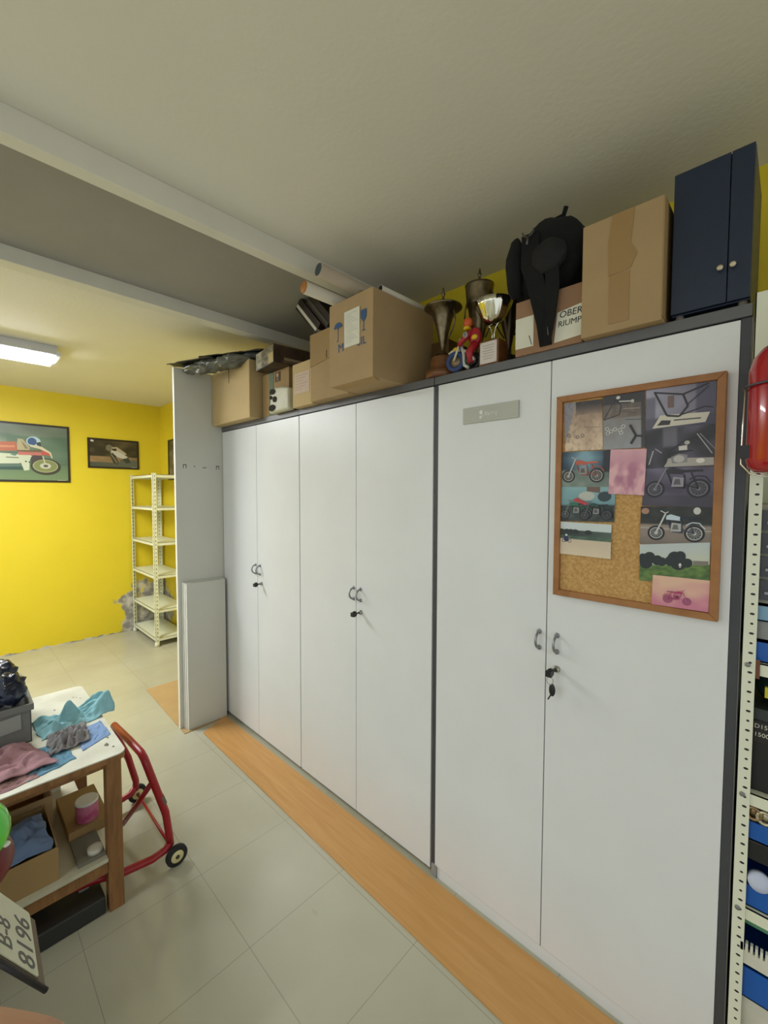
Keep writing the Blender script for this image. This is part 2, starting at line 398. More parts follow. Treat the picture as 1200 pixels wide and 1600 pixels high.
def slotted(name, base, wins, pitch, z0, rx, rz, zmax=9.0, alt=None):
    """enamel with a column of dark slots; wins = (axis, centre) pairs in metres"""
    M = mat(name, base, .35); nt = M.node_tree; N = nt.nodes.new; Lk = nt.links.new; b = nt.nodes['Principled BSDF']
    g = N('ShaderNodeNewGeometry'); sp = N('ShaderNodeSeparateXYZ'); Lk(g.outputs['Position'], sp.inputs[0])
    def op(o, a, b_=None, c=None):
        n = N('ShaderNodeMath'); n.operation = o
        for i, v in enumerate((a, b_, c)):
            if v is None: continue
            if isinstance(v, (int, float)): n.inputs[i].default_value = v
            else: Lk(v, n.inputs[i])
        return n.outputs[0]
    def holes(p, off, rx, rz):
        f = op('FRACT', op('MULTIPLY_ADD', sp.outputs[2], 1 / p, -off / p + 50.5)); dz = op('MULTIPLY', op('SUBTRACT', f, .5), p / rz); dz2 = op('MULTIPLY', dz, dz); best = None
        for ax, c in wins:
            dx = op('MULTIPLY', op('SUBTRACT', sp.outputs[ax], c), 1 / rx); d = op('LESS_THAN', op('ADD', op('MULTIPLY', dx, dx), dz2), 1.0)
            best = d if best is None else op('MAXIMUM', best, d)
        return best
    h = holes(pitch, z0, rx, rz)
    if alt: h = op('MAXIMUM', h, holes(*alt))
    h = op('MULTIPLY', h, op('LESS_THAN', sp.outputs[2], zmax))
    mx = N('ShaderNodeMixRGB'); Lk(h, mx.inputs[0]); mx.inputs[1].default_value = (*lin(base), 1); mx.inputs[2].default_value = (.012, .012, .012, 1); Lk(mx.outputs[0], b.inputs['Base Color'])
    return M
# ------------------------------------------------------------------ the room
XF, YB, ZC = -2.449, 0.4143, 2.52
struct(MB().box(XF - .1, 5.0, -5.0, YB + .1, -.1, 0).build('floor', floorM))
struct(MB().box(XF - .1, 5.0, -5.0, YB + .1, ZC, ZC + .1).build('ceiling', ceilM))
struct(MB().box(XF - .1, XF, -5.0, YB, 0, ZC).build('wall_left', yellow))
struct(MB().box(XF - .1, 5.0, YB, YB + .1, 0, ZC).build('wall_back', yellow))
struct(MB().box(1.279, 1.332, -5.0, YB, 2.445, ZC).build('trim_1', trimM, bevel=.002))
struct(MB().box(.47, .545, -5.0, YB, 2.445, ZC).build('trim_2', trimM, bevel=.002))
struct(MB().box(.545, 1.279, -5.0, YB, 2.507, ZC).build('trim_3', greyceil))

# floor laminate strip and cardboard
tag(MB().prism([(.148, -.222, 0), (3.6, -.252, 0), (3.6, -.01, 0), (.045, -.03, 0)], (0, 0, .007)).build('laminate_strip', beech, bevel=.001),
    'long beech laminate floor strip laid along the foot of the cabinets', 'floor strip')
tag(MB().prism([(-.769, -.282, 0), (.072, -.308, 0), (.058, -.034, 0), (-.772, -.02, 0)], (0, 0, .004)).build('cardboard_sheet', mat('floor_cardboard', (178, 148, 102), .8, var=.08, scale=6)),
    'flat brown cardboard sheet on the floor under the leaning boards', 'cardboard')

# ------------------------------------------------------------------ cabinets
def cabinet(x0, x1, ds, label, zb, side, y_feet=True):
    t = thing('storage_cabinet', label, 'cabinet', (x0, .2, 0), 'white storage cabinets in a row')
    c = MB()
    c.box(x0, x0 + .018, ds, .40, .03, 1.948); c.box(x1 - .018, x1, ds, .40, .03, 1.948)
    c.box(x0 + .018, x1 - .018, .385, .40, .03, 1.948); c.box(x0 + .018, x1 - .018, .03, .385, .03, .048)
    for z in (.5, .95, 1.4): c.box(x0 + .018, x1 - .018, .03, .385, z, z + .018)
    c.build('carcass', cabGrey, t)
    MB().box(x0 - .001, x1 + .001, -.004, .405, 1.950, 1.979).build('top_board', topGrey, t, bevel=.001)
    return t
def cab_door(t, xa, xb, zb, hx, key, n):
    d = MB().box(xa, xb, 0, .018, zb, 1.946).build('door', doorM, t, bevel=.0012)
    h = MB(); r = .0042; pts = []
    for k in range(9):
        a = -PI / 2 + PI * k / 8; pts.append((hx, -.002 - .026 * math.cos(a), 1.066 + .026 * math.sin(a)))
    pts = [(hx, .001, 1.040)] + pts + [(hx, .001, 1.092)]
    h.tube(pts, r, 10); h.lathe([(.008, 0), (.008, .004), (.005, .006)], (hx, 0, 1.04), 12, (0, -1, 0)); h.lathe([(.008, 0), (.008, .004), (.005, .006)], (hx, 0, 1.092), 12, (0, -1, 0))
    h.build('handle', metalG, d)
    if key:
        kx = key
        l = MB().lathe([(.011, 0), (.011, .004), (.007, .012)], (kx, 0, .985), 16, (0, -1, 0)).build('lock', steel, d)
        k = MB(); k.tube([(kx, -.01, .985), (kx - .004, -.03, .983)], .0035, 8)
        k.lathe([(.003, -.006), (.012, -.005), (.0145, 0), (.012, .005), (.003, .006)], (kx - .006, -.036, .982), 18, (.9, -.3, 0))
        k.box(kx - .016, kx + .002, -.05, -.038, .972, .990)
        k.build('key', blackP, d)
        if n == 3:
            k = MB()
            ring = [(kx - .004 + .010 * math.cos(a * PI / 8), -.042, .960 + .012 * math.sin(a * PI / 8)) for a in range(17)]
            k.tube(ring, .0012, 6); k.build('key_ring', steel, d)
            k = MB(); k.blob((kx + .001, -.036, .930), (.010, .004, .020)); k.tube([(kx - .002, -.036, .915), (kx - .012, -.034, .896)], .0022, 6)
            k.build('spare_key', blackP, d)
    return d
c1 = cabinet(.000, .899, .020, 'white two-door cabinet at the far left end, next to the leaning boards', .02, 0)
cab_door(c1, .002, .449, .02, .462 - .03, None, 1); cab_door(c1, .452, .897, .02, .482, .500, 1)
c2 = cabinet(.902, 1.797, .020, 'white two-door cabinet in the middle of the row, no sign on it', .02, 0)
cab_door(c2, .904, 1.349, .02, 1.335, None, 2); cab_door(c2, 1.352, 1.794, .02, 1.382, 1.384, 2)
c3 = cabinet(1.8025, 2.718, .001, 'white two-door cabinet at the right end, with corkboard and grey nameplate', .04, 0)
cab_door(c3, 1.818, 2.249, .045, 2.228, None, 3); cab_door(c3, 2.252, 2.699, .045, 2.285, 2.286, 3)
MB().box(2.7182, 2.7205, .006, .40, .03, 1.948).build('side_panel', cabGreyL, c3)
MB().box(1.829, 2.691, .002, .018, .0, .043).build('plinth', doorM, c3)
for x, t in ((.03, c1), (.87, c1), (.945, c2), (1.76, c2)):
    MB().lathe([(.02, 0), (.02, .006), (.012, .012), (.012, .03)], (x, .035, 0), 16).build('foot', mat('brown_foot', (96, 66, 52), .6), t)
for x in (1.816, 2.704):
    MB().box(x - .012, x + .012, -.004, .05, .0, .05).build('foot', cabGreyL, c3)
for x0, x1, t in ((.03, .87, c1), (.94, 1.77, c2)):
    MB().box(x0, x1, .05, .062, .0, .03).build('plinth', cabGreyL, t)

# nameplate
t = thing('nameplate', 'grey rectangular nameplate with pale logo on the upper right-hand cabinet door', 'sign', (2.04, -.001, 1.81))
MB().box(1.932, 2.147, -.006, 0, 1.785, 1.841).build('plate', mat('nameplate_grey', (176, 176, 164), .4, .3), t, bevel=.001)
nw = mat('nameplate_print', (222, 222, 214), .5)
w = MB().text('Bering', .019, frame_matrix((2.022, -.0066, 1.806), (1, 0, 0), (0, 0, 1)))
w.prism([(2.003, -.006, 1.812), (2.012, -.006, 1.812), (2.015, -.006, 1.818), (2.011, -.006, 1.826), (2.004, -.006, 1.826), (2.000, -.006, 1.820)], (0, -.0006, 0))
w.prism([(2.001, -.006, 1.797), (2.008, -.006, 1.797), (2.009, -.006, 1.807), (2.002, -.006, 1.807)], (0, -.0006, 0))
w.prism([(2.012, -.006, 1.800), (2.015, -.006, 1.800), (2.016, -.006, 1.810), (2.013, -.006, 1.810)], (0, -.0006, 0)); w.build('lettering', nw, t)

# ------------------------------------------------------------------ corkboard and its photographs
X0, X1, Z0, Z1 = 2.276, 2.679, 1.223, 1.828
t = thing('corkboard', 'wood-framed cork pinboard hung on the right-hand cabinet door', 'pinboard', (2.477, -.001, 1.223))
def cork():
    M = mat('cork', (208, 168, 108), .85, rgb2=(184, 140, 80), scale=160, bump=.4, bscale=120); return M
MB().box(X0 + .01, X1 - .01, -.010, -.001, Z0 + .01, Z1 - .01).build('cork_sheet', cork(), t)
fw = .018
f = MB()
for q in ([(X0, Z0), (X1, Z0), (X1 - fw, Z0 + fw), (X0 + fw, Z0 + fw)], [(X1, Z0), (X1, Z1), (X1 - fw, Z1 - fw), (X1 - fw, Z0 + fw)],
          [(X1, Z1), (X0, Z1), (X0 + fw, Z1 - fw), (X1 - fw, Z1 - fw)], [(X0, Z1), (X0, Z0), (X0 + fw, Z0 + fw), (X0 + fw, Z1 - fw)]):
    f.prism([(a, -.001, b) for a, b in q], (0, -.019, 0))
f.build('wooden_frame', frameW, t, bevel=.0015)
G = 'snapshots pinned on the corkboard'
def snap(tl, tr, br, bl, y, label, bgf, fn=None, nx=24, ny=16):
    # origin bottom-left, paper lies a little off the cork
    bl3 = Vector((bl[0], y, bl[1])); a = Art(bl3, Vector((br[0] - bl[0], 0, br[1] - bl[1])), Vector((tl[0] - bl[0], 0, tl[1] - bl[1])))
    a.bg(bgf, nx, ny)
    if fn: fn(a)
    return tag(a.build('photograph'), label, 'photograph', G)
def bA(x, y):
    c = mix((222, 196, 166), (164, 138, 114), y * 1.3 + nz(x, y, 4, 1) * .4)
    if x < .35 * (y - .1) : c = mix(c, (130, 132, 150), .8)
    if y > .72 and x > .3: c = mix(c, (40, 34, 34), (y - .7) * 4)
    return mix(c, (90, 76, 66), max(0, nz(x, y, 14, 2)) * .5)
def fA(a):
    for x, y in ((.12, .32), (.35, .28), (.48, .3)): a.ring(x, y, .05, .02, (90, 80, 74))
    a.line([(.55, .47), (.95, .45)], .012, (110, 96, 84))
snap((2.297, 1.806), (2.405, 1.806), (2.408, 1.661), (2.302, 1.663), -.0125, 'snapshot of parts laid on a beige floor, top left corner of corkboard', bA, fA, 40, 50)
def bB(x, y):
    c = mix((150, 152, 156), (118, 110, 104), y * 1.2 + nz(x, y, 5, 4) * .3)
    if y > .55: c = mix((118, 104, 92), (70, 62, 60), (y - .55) * 2 + nz(x, y, 9, 4) * .5)
    if y > .8 or x > .93: c = mix(c, (28, 26, 32), .75)
    return c
def fB(a):
    a.line([(.02, .55), (.4, .62), (.45, .78), (.3, .9), (.02, .55)], .025, (22, 20, 22))
    for x, y in ((.1, .38), (.2, .33), (.3, .36), (.42, .34), (.5, .4), (.12, .3), (.45, .29)): a.ring(x, y, .05, .014, (214, 214, 210))
    a.line([(.4, .86), (.72, .84)], .03, (200, 198, 190)); a.ell(.38, .93, .05, .03, (210, 205, 198)); a.ell(.72, .84, .04, .03, (196, 190, 180))
    a.line([(.5, .72), (.9, .7)], .012, (180, 170, 160)); a.line([(.55, .52), (.98, .5)], .012, (40, 38, 38)); a.line([(.45, .68), (.8, .62)], .01, (60, 56, 54))
    a.line([(.66, .42), (.8, .22), (.68, .08)], .06, (24, 22, 24)); a.line([(.8, .22), (.96, .2)], .05, (24, 22, 24))
snap((2.405, 1.812), (2.509, 1.812), (2.512, 1.659), (2.409, 1.660), -.0135, 'snapshot of frame parts and rings on grey floor, top middle of corkboard', bB, fB, 30, 40)
def bC(x, y):
    c = mix((160, 158, 176), (112, 108, 124), x + nz(x, y, 4, 6) * .3)
    if y < .3: c = mix(c, (64, 60, 74), .8)
    if x > .72: c = mix(c, (62, 60, 84), .7)
    if x < .14 and y < .8: c = mix(c, (84, 82, 100), .7)
    return c
def fC(a):
    a.poly([(.1, .04), (.22, .34), (.92, .32), (.86, .1)], (206, 200, 184))
    a.poly([(.17, .1), (.24, .22), (.38, .2), (.36, .1)], (46, 40, 44)); a.line([(.42, .2), (.8, .2)], .02, (60, 54, 56))
    a.line([(.12, .9), (.55, .78), (.9, .96)], .03, (26, 22, 28)); a.line([(.14, .88), (.32, .32), (.5, .28), (.62, .5), (.55, .78)], .032, (26, 22, 28))
    a.line([(.5, .3), (.85, .45), (.96, .42)], .022, (30, 26, 32)); a.poly([(.33, .5), (.33, .78), (.42, .78), (.42, .5)], (110, 86, 80))
    a.line([(.6, .52), (.9, .9)], .02, (34, 30, 36))
snap((2.511, 1.812), (2.660, 1.810), (2.661, 1.701), (2.513, 1.703), -.0125, 'snapshot of a bare motorcycle frame on a white stand, top right of corkboard', bC, fC)
def bD(x, y):
    c = mix((36, 34, 40), (84, 80, 96), nz(x, y, 3, 8) * 1.4 + .35)
    if abs(x - .38) < .1 and y > .5: c = mix(c, (128, 124, 136), .6)
    return c
def fD(a):
    a.poly([(.28, .02), (.34, .24), (.98, .2), (.98, .02)], (172, 166, 158))
    a.poly([(.4, .1), (.38, .26), (.5, .34), (.62, .3), (.62, .12)], (136, 134, 136)); a.ell(.5, .21, .08, .09, (186, 182, 178)); a.poly([(.5, .42), (.5, .52), (.62, .54), (.62, .42)], (212, 208, 200))
    a.line([(.35, .4), (.55, .62), (.8, .74)], .02, (20, 18, 22)); a.line([(.76, .8), (.96, .3)], .014, (180, 176, 180)); a.line([(.8, .8), (1, .4)], .01, (160, 156, 162))
    a.line([(.05, .1), (.12, .45)], .016, (190, 186, 184)); a.line([(.15, .5), (.25, .38)], .02, (150, 146, 150)); a.line([(.3, .1), (.36, .36), (.7, .4)], .02, (24, 22, 26)); a.ell(.62, .6, .04, .05, (180, 176, 170)); a.ell(.8, .14, .06, .06, (226, 222, 214))
snap((2.512, 1.704), (2.661, 1.701), (2.663, 1.604), (2.516, 1.602), -.0135, 'dark snapshot of an engine in a frame, under the bare-frame snapshot', bD, fD)
def bE(x, y):
    lo = .45 + nz(x, y, 4, 11) * 1.3 + nz(x, y, 10, 12) * .5; hi = .75 - (y - .5) * 1.1 + nz(x, y, 3, 10) * .2
    k = max(0, min(1, (y - .55) * 5)); return mix((226, 176, 182), (178, 116, 140), lo * (1 - k) + hi * k)
snap((2.429, 1.659), (2.519, 1.656), (2.514, 1.531), (2.426, 1.535), -.0155, 'faded pink blurry snapshot in the centre of the corkboard', bE, None, 40, 50)
def bF(x, y):
    c = mix((28, 52, 72), (128, 164, 178), 1.3 - abs(x - .5) * 2.4 - abs(y - .8) * 1.2)
    if y < .45: c = mix((96, 112, 104), (150, 162, 150), nz(x, y, 4, 13) + .4)
    if x > .85 and y > .4: c = (30, 34, 44)
    return c
snap((2.291, 1.660), (2.432, 1.660), (2.429, 1.554), (2.291, 1.556), -.0132, 'snapshot of an orange-red motorcycle against a blue wall, left side of corkboard', bF, lambda a: a.bike(.02, .12, .88, (150, 70, 54), (186, 92, 66), rim=(190, 188, 180), seat=(210, 90, 60)))
def bG(x, y):
    c = mix((96, 140, 148), (136, 176, 180), y + nz(x, y, 3, 15) * .3)
    if y < .5: c = mix((34, 44, 44), (78, 88, 82), nz(x, y, 7, 16) + .4)
    return c
def fG(a):
    a.ell(.5, .72, .15, .13, (186, 190, 180)); a.poly([(.5, .86), (.5, 1), (.74, 1), (.74, .8)], (112, 88, 78)); a.ell(.82, .7, .12, .14, (44, 62, 70))
    a.bike(.0, .06, .62, (40, 80, 64), (46, 110, 84), rim=(120, 126, 124)); a.bike(.38, .04, .6, (44, 46, 52), (30, 70, 66), rim=(96, 100, 104)); a.poly([(.25, .6), (.34, .68), (.55, .5), (.5, .46)], (188, 58, 56))
snap((2.291, 1.5555), (2.441, 1.5545), (2.442, 1.455), (2.290, 1.452), -.0125, 'snapshot of green and red motorcycles parked side by side, left of corkboard', bG, fG)
def bH(x, y):
    if y > .76 + .02 * nz(x, 0, 9): return (204, 214, 214)
    if y > .48: return mix((58, 84, 68), (84, 112, 88), nz(x, y, 10, 18) + .5) if y < .6 else mix((34, 46, 44), (80, 96, 88), x)
    return mix((222, 204, 176), (196, 180, 160), y * 1.2)
def fH(a):
    a.ell(.15, .48, .05, .09, (44, 44, 86)); a.ell(.15, .6, .025, .03, (226, 226, 226)); a.ring(.1, .42, .035, .01, (40, 36, 44)); a.ring(.22, .42, .035, .01, (40, 36, 44))
    for x in (.05, .16, .24, .33, .58): a.ell(x, .72, .07, .07, (34, 46, 40))
snap((2.290, 1.450), (2.443, 1.453), (2.436, 1.350), (2.290, 1.352), -.0142, 'snapshot of a rider on a pale sandy track, lowest on the left of corkboard', bH, fH, 30, 40)
def bI(x, y):
    c = mix((70, 64, 82), (112, 104, 126), nz(x, y, 3, 20) + .4 + (y - .5) * .5)
    if y < .3: c = mix(c, (62, 58, 66), .6)
    return c
snap((2.513, 1.6035), (2.661, 1.604), (2.661, 1.502), (2.509, 1.503), -.0125, 'dim purplish snapshot of a bare black motorcycle, right side of corkboard', bI, lambda a: a.bike(.02, .22, .94, (26, 24, 30), (40, 36, 44), tyre=(30, 28, 34), rim=(130, 126, 136), seat=(34, 30, 38), engine=(150, 146, 156)))
def bJ(x, y):
    if y > .55: return mix((30, 32, 32), (52, 56, 46), nz(x, y, 8, 22) + .5)
    return mix((120, 108, 100), (156, 142, 130), y * 1.8 + nz(x, y, 5) * .2)
def fJ(a):
    a.line([(0, .44), (1, .4)], .012, (190, 184, 172)); a.ell(.8, .9, .05, .09, (200, 200, 196)); a.ell(.07, .88, .06, .08, (170, 130, 110))
    a.bike(.1, .12, .82, (50, 60, 80), (198, 214, 224), rim=(206, 206, 202), engine=(176, 176, 172), seat=(30, 40, 60))
snap((2.507, 1.501), (2.661, 1.499), (2.661, 1.402), (2.507, 1.400), -.0135, 'snapshot of a white and blue trail motorcycle on tarmac, right side of corkboard', bJ, fJ)
def bK(x, y):
    if y > .45: return mix((206, 206, 176), (190, 200, 200), y + nz(x, y, 3) * .3)
    return mix((66, 96, 48), (110, 138, 66), nz(x, y, 12, 24) + .5)
def fK(a):
    for x, y, r in ((.05, .6, .09), (.15, .64, .09), (.27, .56, .08), (.34, .52, .07), (.52, .62, .1), (.6, .66, .08), (.46, .54, .08), (.1, .5, .1), (.58, .5, .12), (.7, .48, .07)): a.ell(x, y, r, r * 1.7, (34, 44, 44))
    a.poly([(.78, .42), (.78, .54), (.98, .52), (.98, .42)], (128, 122, 110)); a.ell(.6, .42, .02, .06, (220, 220, 214)); a.ring(.6, .36, .03, .01, (40, 40, 36))
snap((2.507, 1.398), (2.661, 1.400), (2.660, 1.318), (2.509, 1.300), -.0145, 'snapshot of dark trees over a green meadow, right side of corkboard', bK, fK, 30, 24)
def bL(x, y):
    return mix((206, 126, 150), (226, 186, 160), y * 1.4 + nz(x, y, 3, 27) * .5 - .2 + (.2 - abs(x - .4) * .5))
snap((2.540, 1.320), (2.660, 1.321), (2.660, 1.243), (2.539, 1.241), -.0165, 'faded pink snapshot of a small motorcycle, bottom right corner of corkboard', bL, lambda a: a.bike(.2, .12, .52, (170, 60, 96), (176, 60, 100), tyre=(150, 70, 106), rim=(190, 110, 140), engine=(170, 70, 110), seat=(160, 56, 96), flip=True))

# ------------------------------------------------------------------ boards leaning beside the cabinets
t = thing('tall_board', 'tall pale grey board standing upright against the left cabinet end', 'board', (-.01, -.1, .004))
MB().box(-.0235, -.0025, -.305, .10, .004, 2.321).build('panel', panelM, t)
MB().box(-.0245, -.0020, -.3075, -.305, .004, 2.321).build('edge_band', edgeM, t)
for y in (-.25, -.035):
    MB().prism([(-.0026, y - .010, 1.692), (-.0026, y - .010, 1.717), (-.0026, y + .010, 1.717), (-.0026, y + .010, 1.692), (-.0026, y + .007, 1.692), (-.0026, y + .007, 1.713), (-.0026, y - .007, 1.713), (-.0026, y - .007, 1.692)], (.0012, 0, 0)).build('fitting_hole', shelfH, t)
MB().box(-.0026, -.0012, -.135, -.112, 1.699, 1.703).build('fitting_hole', shelfH, t); MB().box(-.0026, -.0012, -.192, -.186, 1.704, 1.71).build('fitting_hole', shelfH, t)
for i, (xa, lab) in enumerate(((.000, 'short white board, hindmost of three stacked against the tall board'), (.019, 'short white board, middle one of three leaning on the tall board'), (.037, 'short white board, foremost of three, its pale face in full view'))):
    t = thing('short_board', lab, 'board', (xa + .008, -.15, .004), 'short shelf boards leaning on the tall board')
    y0 = -.283 + i * .004; z1 = .962 - i * .004
    MB().box(xa, xa + .016, y0 + .002, -.02, .004, z1).build('panel', panelM, t); MB().box(xa - .0004, xa + .0164, y0, y0 + .002, .004, z1).build('edge_band', edgeM, t)

# ------------------------------------------------------------------ far shelving unit
def perf_post(m_b, x, y, sx, sy, z1, w=.032, th=.0022, cap=None):
    m_b.box(x, x + sx * w, y, y + sy * th, .01, z1); m_b.box(x, x + sx * th, y, y + sy * w, .01, z1)
t = thing('metal_shelving', 'empty cream slotted-angle shelving unit in the yellow corner', 'shelving', (-2.04, .24, 0))
xa, xb, ya, yb = -2.41, -1.69, .085, .388
postM = slotted('slotted_cream_enamel', (226, 228, 202), ((0, xb - .018), (0, xa + .018), (1, ya + .018), (1, yb - .018)), .04, .06, .0035, .008)
for x, y, sx, sy in ((xb, ya, -1, 1), (xa, ya, 1, 1), (xb, yb, -1, -1), (xa, yb, 1, -1)):
    p = MB(); perf_post(p, x, y, sx, sy, 1.73); o = p.build('post', postM, t)
    MB().lathe([(.022, 0), (.02, .03), (.012, .05)], (x + sx * .012, y + sy * .012, 0), 10).build('foot', shelfW, t)
for z in (1.716, 1.391, 1.04, .711, .368, .085):
    MB().box(xa + .003, xb - .003, ya + .003, yb - .003, z - .004, z).box(xa + .003, xb - .003, ya + .003, ya + .005, z - .03, z).box(xa + .003, xb - .003, yb - .005, yb - .003, z - .03, z).box(xb - .005, xb - .003, ya + .003, yb - .003, z - .03, z).box(xa + .003, xa + .005, ya + .003, yb - .003, z - .03, z).build('shelf', shelfW, t)

# ------------------------------------------------------------------ framed posters
def poster(O, ux, uy, label, bgf, fn, mx=.02, nx=50, ny=34):
    O, ux, uy = Vector(O), Vector(ux), Vector(uy); n = ux.cross(uy).normalized(); a, b = ux.normalized(), uy.normalized(); W, H = ux.length, uy.length
    t = thing('framed_poster', label, 'picture', O + ux * .5)
    f = MB()
    for (x0, x1, y0, y1) in ((0, W, 0, mx), (0, W, H - mx, H), (0, mx, mx, H - mx), (W - mx, W, mx, H - mx)):
        M = frame_matrix(O, a, b); f.box(x0, x1, y0, y1, .001, .014, M)
    f.build('picture_frame', darkFrame, t)
    ar = Art(O + a * mx * .5 + b * mx * .5 + n * .008, a * (W - mx), b * (H - mx)); ar.bg(bgf, nx, ny); fn(ar); ar.build('picture', t)
def bP1(x, y):
    c = mix((88, 108, 88), (140, 154, 134), nz(x, y, 5, 31) + .35 + (.5 - x) * .5)
    if y > .8: c = mix(c, (112, 118, 108), .6)
    if y < .3: c = mix((118, 138, 98), (96, 120, 88), y * 3)
    if x > .5 and .35 < y < .8: c = mix(c, (76, 104, 82), .5)
    return c
def fP1(a):
    q = lambda *p: [(.47 + .505 * x / 1050, (1020 - y) / 880) for x, y in p]
    a.poly(q((-430, 760), (290, 760), (320, 850), (-430, 862)), (58, 82, 76))
    a.poly(q((-430, 600), (430, 610), (470, 630), (430, 700), (420, 850), (340, 862), (290, 742), (150, 782), (-430, 740)), (196, 202, 176))
    a.poly(q((-430, 780), (280, 752), (300, 800), (-430, 830)), (90, 112, 98))
    a.poly(q((-430, 462), (220, 420), (250, 560), (-430, 594)), (176, 100, 72)); a.poly(q((-430, 500), (200, 480), (200, 510), (-430, 540)), (196, 130, 96))
    a.poly(q((250, 372), (330, 376), (440, 500), (430, 540), (240, 545), (235, 450)), (172, 160, 124)); a.poly(q((300, 400), (360, 450), (420, 520), (360, 520)), (132, 120, 90))
    a.poly(q((230, 550), (440, 540), (640, 520), (640, 560), (240, 575)), (112, 90, 66))
    a.poly(q((250, 572), (640, 568), (640, 612), (250, 622)), (190, 110, 96))
    a.ell(.47 + .505 * 505 / 1050, (1020 - 405) / 880, .058, .092, (172, 196, 200)); a.ell(.47 + .505 * 480 / 1050, (1020 - 405) / 880, .036, .07, (58, 86, 130)); a.poly(q((545, 420), (620, 400), (630, 465), (560, 460)), (64, 66, 66))
    a.poly(q((640, 538), (780, 560), (800, 612), (630, 604)), (186, 84, 74)); a.poly(q((430, 450), (640, 478), (790, 560), (820, 650), (800, 650), (760, 576), (600, 512), (450, 486)), (198, 190, 158))
    a.poly(q((450, 650), (500, 615), (650, 620), (640, 690), (450, 760)), (74, 66, 66))
    cx, cy = .47 + .505 * 700 / 1050, (1020 - 790) / 880
    a.ell(cx, cy, .124, .150, (64, 62, 50), 28); a.ell(cx - .004, cy + .012, .104, .118, (160, 162, 122), 28); a.ell(cx - .004, cy + .012, .094, .104, (128, 134, 84), 28); a.ell(cx - .004, cy + .014, .046, .052, (190, 190, 170)); a.ell(cx - .002, cy + .014, .02, .024, (84, 82, 62))
    a.line(q((650, 620), (685, 740)), .010, (196, 192, 164)); a.line(q((60, 665), (255, 665)), .010, (112, 112, 76)); a.poly(q((120, 620), (170, 600), (240, 610), (200, 640)), (96, 128, 116)); a.ell(.47 + .505 * 370 / 1050, (1020 - 718) / 880, .009, .012, (70, 74, 54)); a.ell(.47 + .505 * 425 / 1050, (1020 - 728) / 880, .008, .012, (70, 74, 54)); a.line(q((890, 1003), (1045, 1003)), .006, (206, 206, 176))
poster((XF, -1.40, 1.636), (0, .957, 0), (0, 0, .556), 'large framed poster of a racer in red on a white and red motorcycle', bP1, fP1, .018, 70, 40)
def bP2(x, y):
    c = mix((52, 46, 32), (96, 84, 58), nz(x, y, 5, 35) + .35 + (x - .5) * .4)
    if y < .4: c = mix((132, 108, 74), (152, 122, 84), nz(x, y, 6) + .5)
    if y < .2 + (.1 if x > .6 else 0): c = mix((76, 80, 66), (98, 100, 84), x)
    return c
def fP2(a):
    a.poly([(.34, .64), (.34, .78), (.4, .84), (.47, .78), (.48, .64), (.42, .58)], (112, 108, 88)); a.poly([(.42, .5), (.46, .74), (.56, .76), (.74, .56), (.76, .5), (.62, .46)], (176, 164, 134)); a.line([(.46, .68), (.54, .62), (.52, .7)], .04, (56, 50, 38))
    a.poly([(.44, .6), (.56, .62), (.78, .42), (.72, .32), (.56, .4)], (196, 192, 176)); a.poly([(.4, .5), (.48, .54), (.6, .2), (.56, .12), (.48, .18)], (62, 58, 46)); a.line([(.44, .48), (.56, .18)], .02, (140, 136, 116)); a.poly([(.66, .34), (.8, .38), (.84, .2), (.74, .18)], (58, 62, 54)); a.line([(.04, .94), (.1, .92)], .04, (214, 214, 200)); a.line([(.85, .04), (.97, .04)], .012, (160, 160, 150))
poster((XF, -.292, 1.793), (0, .474, 0), (0, 0, .312), 'small framed poster of a motorcycle racer leaning into a corner', bP2, fP2, .017)
def bP3(x, y): return mix((60, 52, 38), (120, 116, 84), nz(x, y, 5, 38) + .45)
def fP3(a):
    a.ell(.5, .42, .24, .2, (170, 134, 86)); a.ell(.42, .56, .12, .12, (190, 180, 160)); a.poly([(.2, .1), (.3, .4), (.7, .3), (.8, .1)], (120, 90, 50))
poster((-2.185, YB, 1.677), (.46, 0, 0), (0, 0, .44), 'framed dark poster on the side wall, half hidden by the tall board', bP3, fP3, .018)

# ------------------------------------------------------------------ ceiling lamp
t = thing('ceiling_lamp', 'white fluorescent tube lamp mounted on the far ceiling', 'lamp', (-.9, -1.5, ZC))
ya, yb = -2.25, -.765
MB().prism([(-.80, yb, ZC), (-.77, yb, 2.455), (-.83, yb, 2.452), (-1.0, yb, 2.452), (-1.04, yb, 2.46), (-1.02, yb, ZC)], (0, ya - yb, 0)).build('housing', lampW, t, bevel=.002)
MB().prism([(-.835, yb - .02, 2.452), (-.85, yb - .02, 2.415), (-.96, yb - .02, 2.415), (-.995, yb - .02, 2.452)], (0, ya - yb + .04, 0)).build('diffuser', lampE, t, bevel=.003)
MB().box(-1.045, -.765, yb - .012, yb + .012, 2.448, 2.475).build('end_cap', lampW, t)

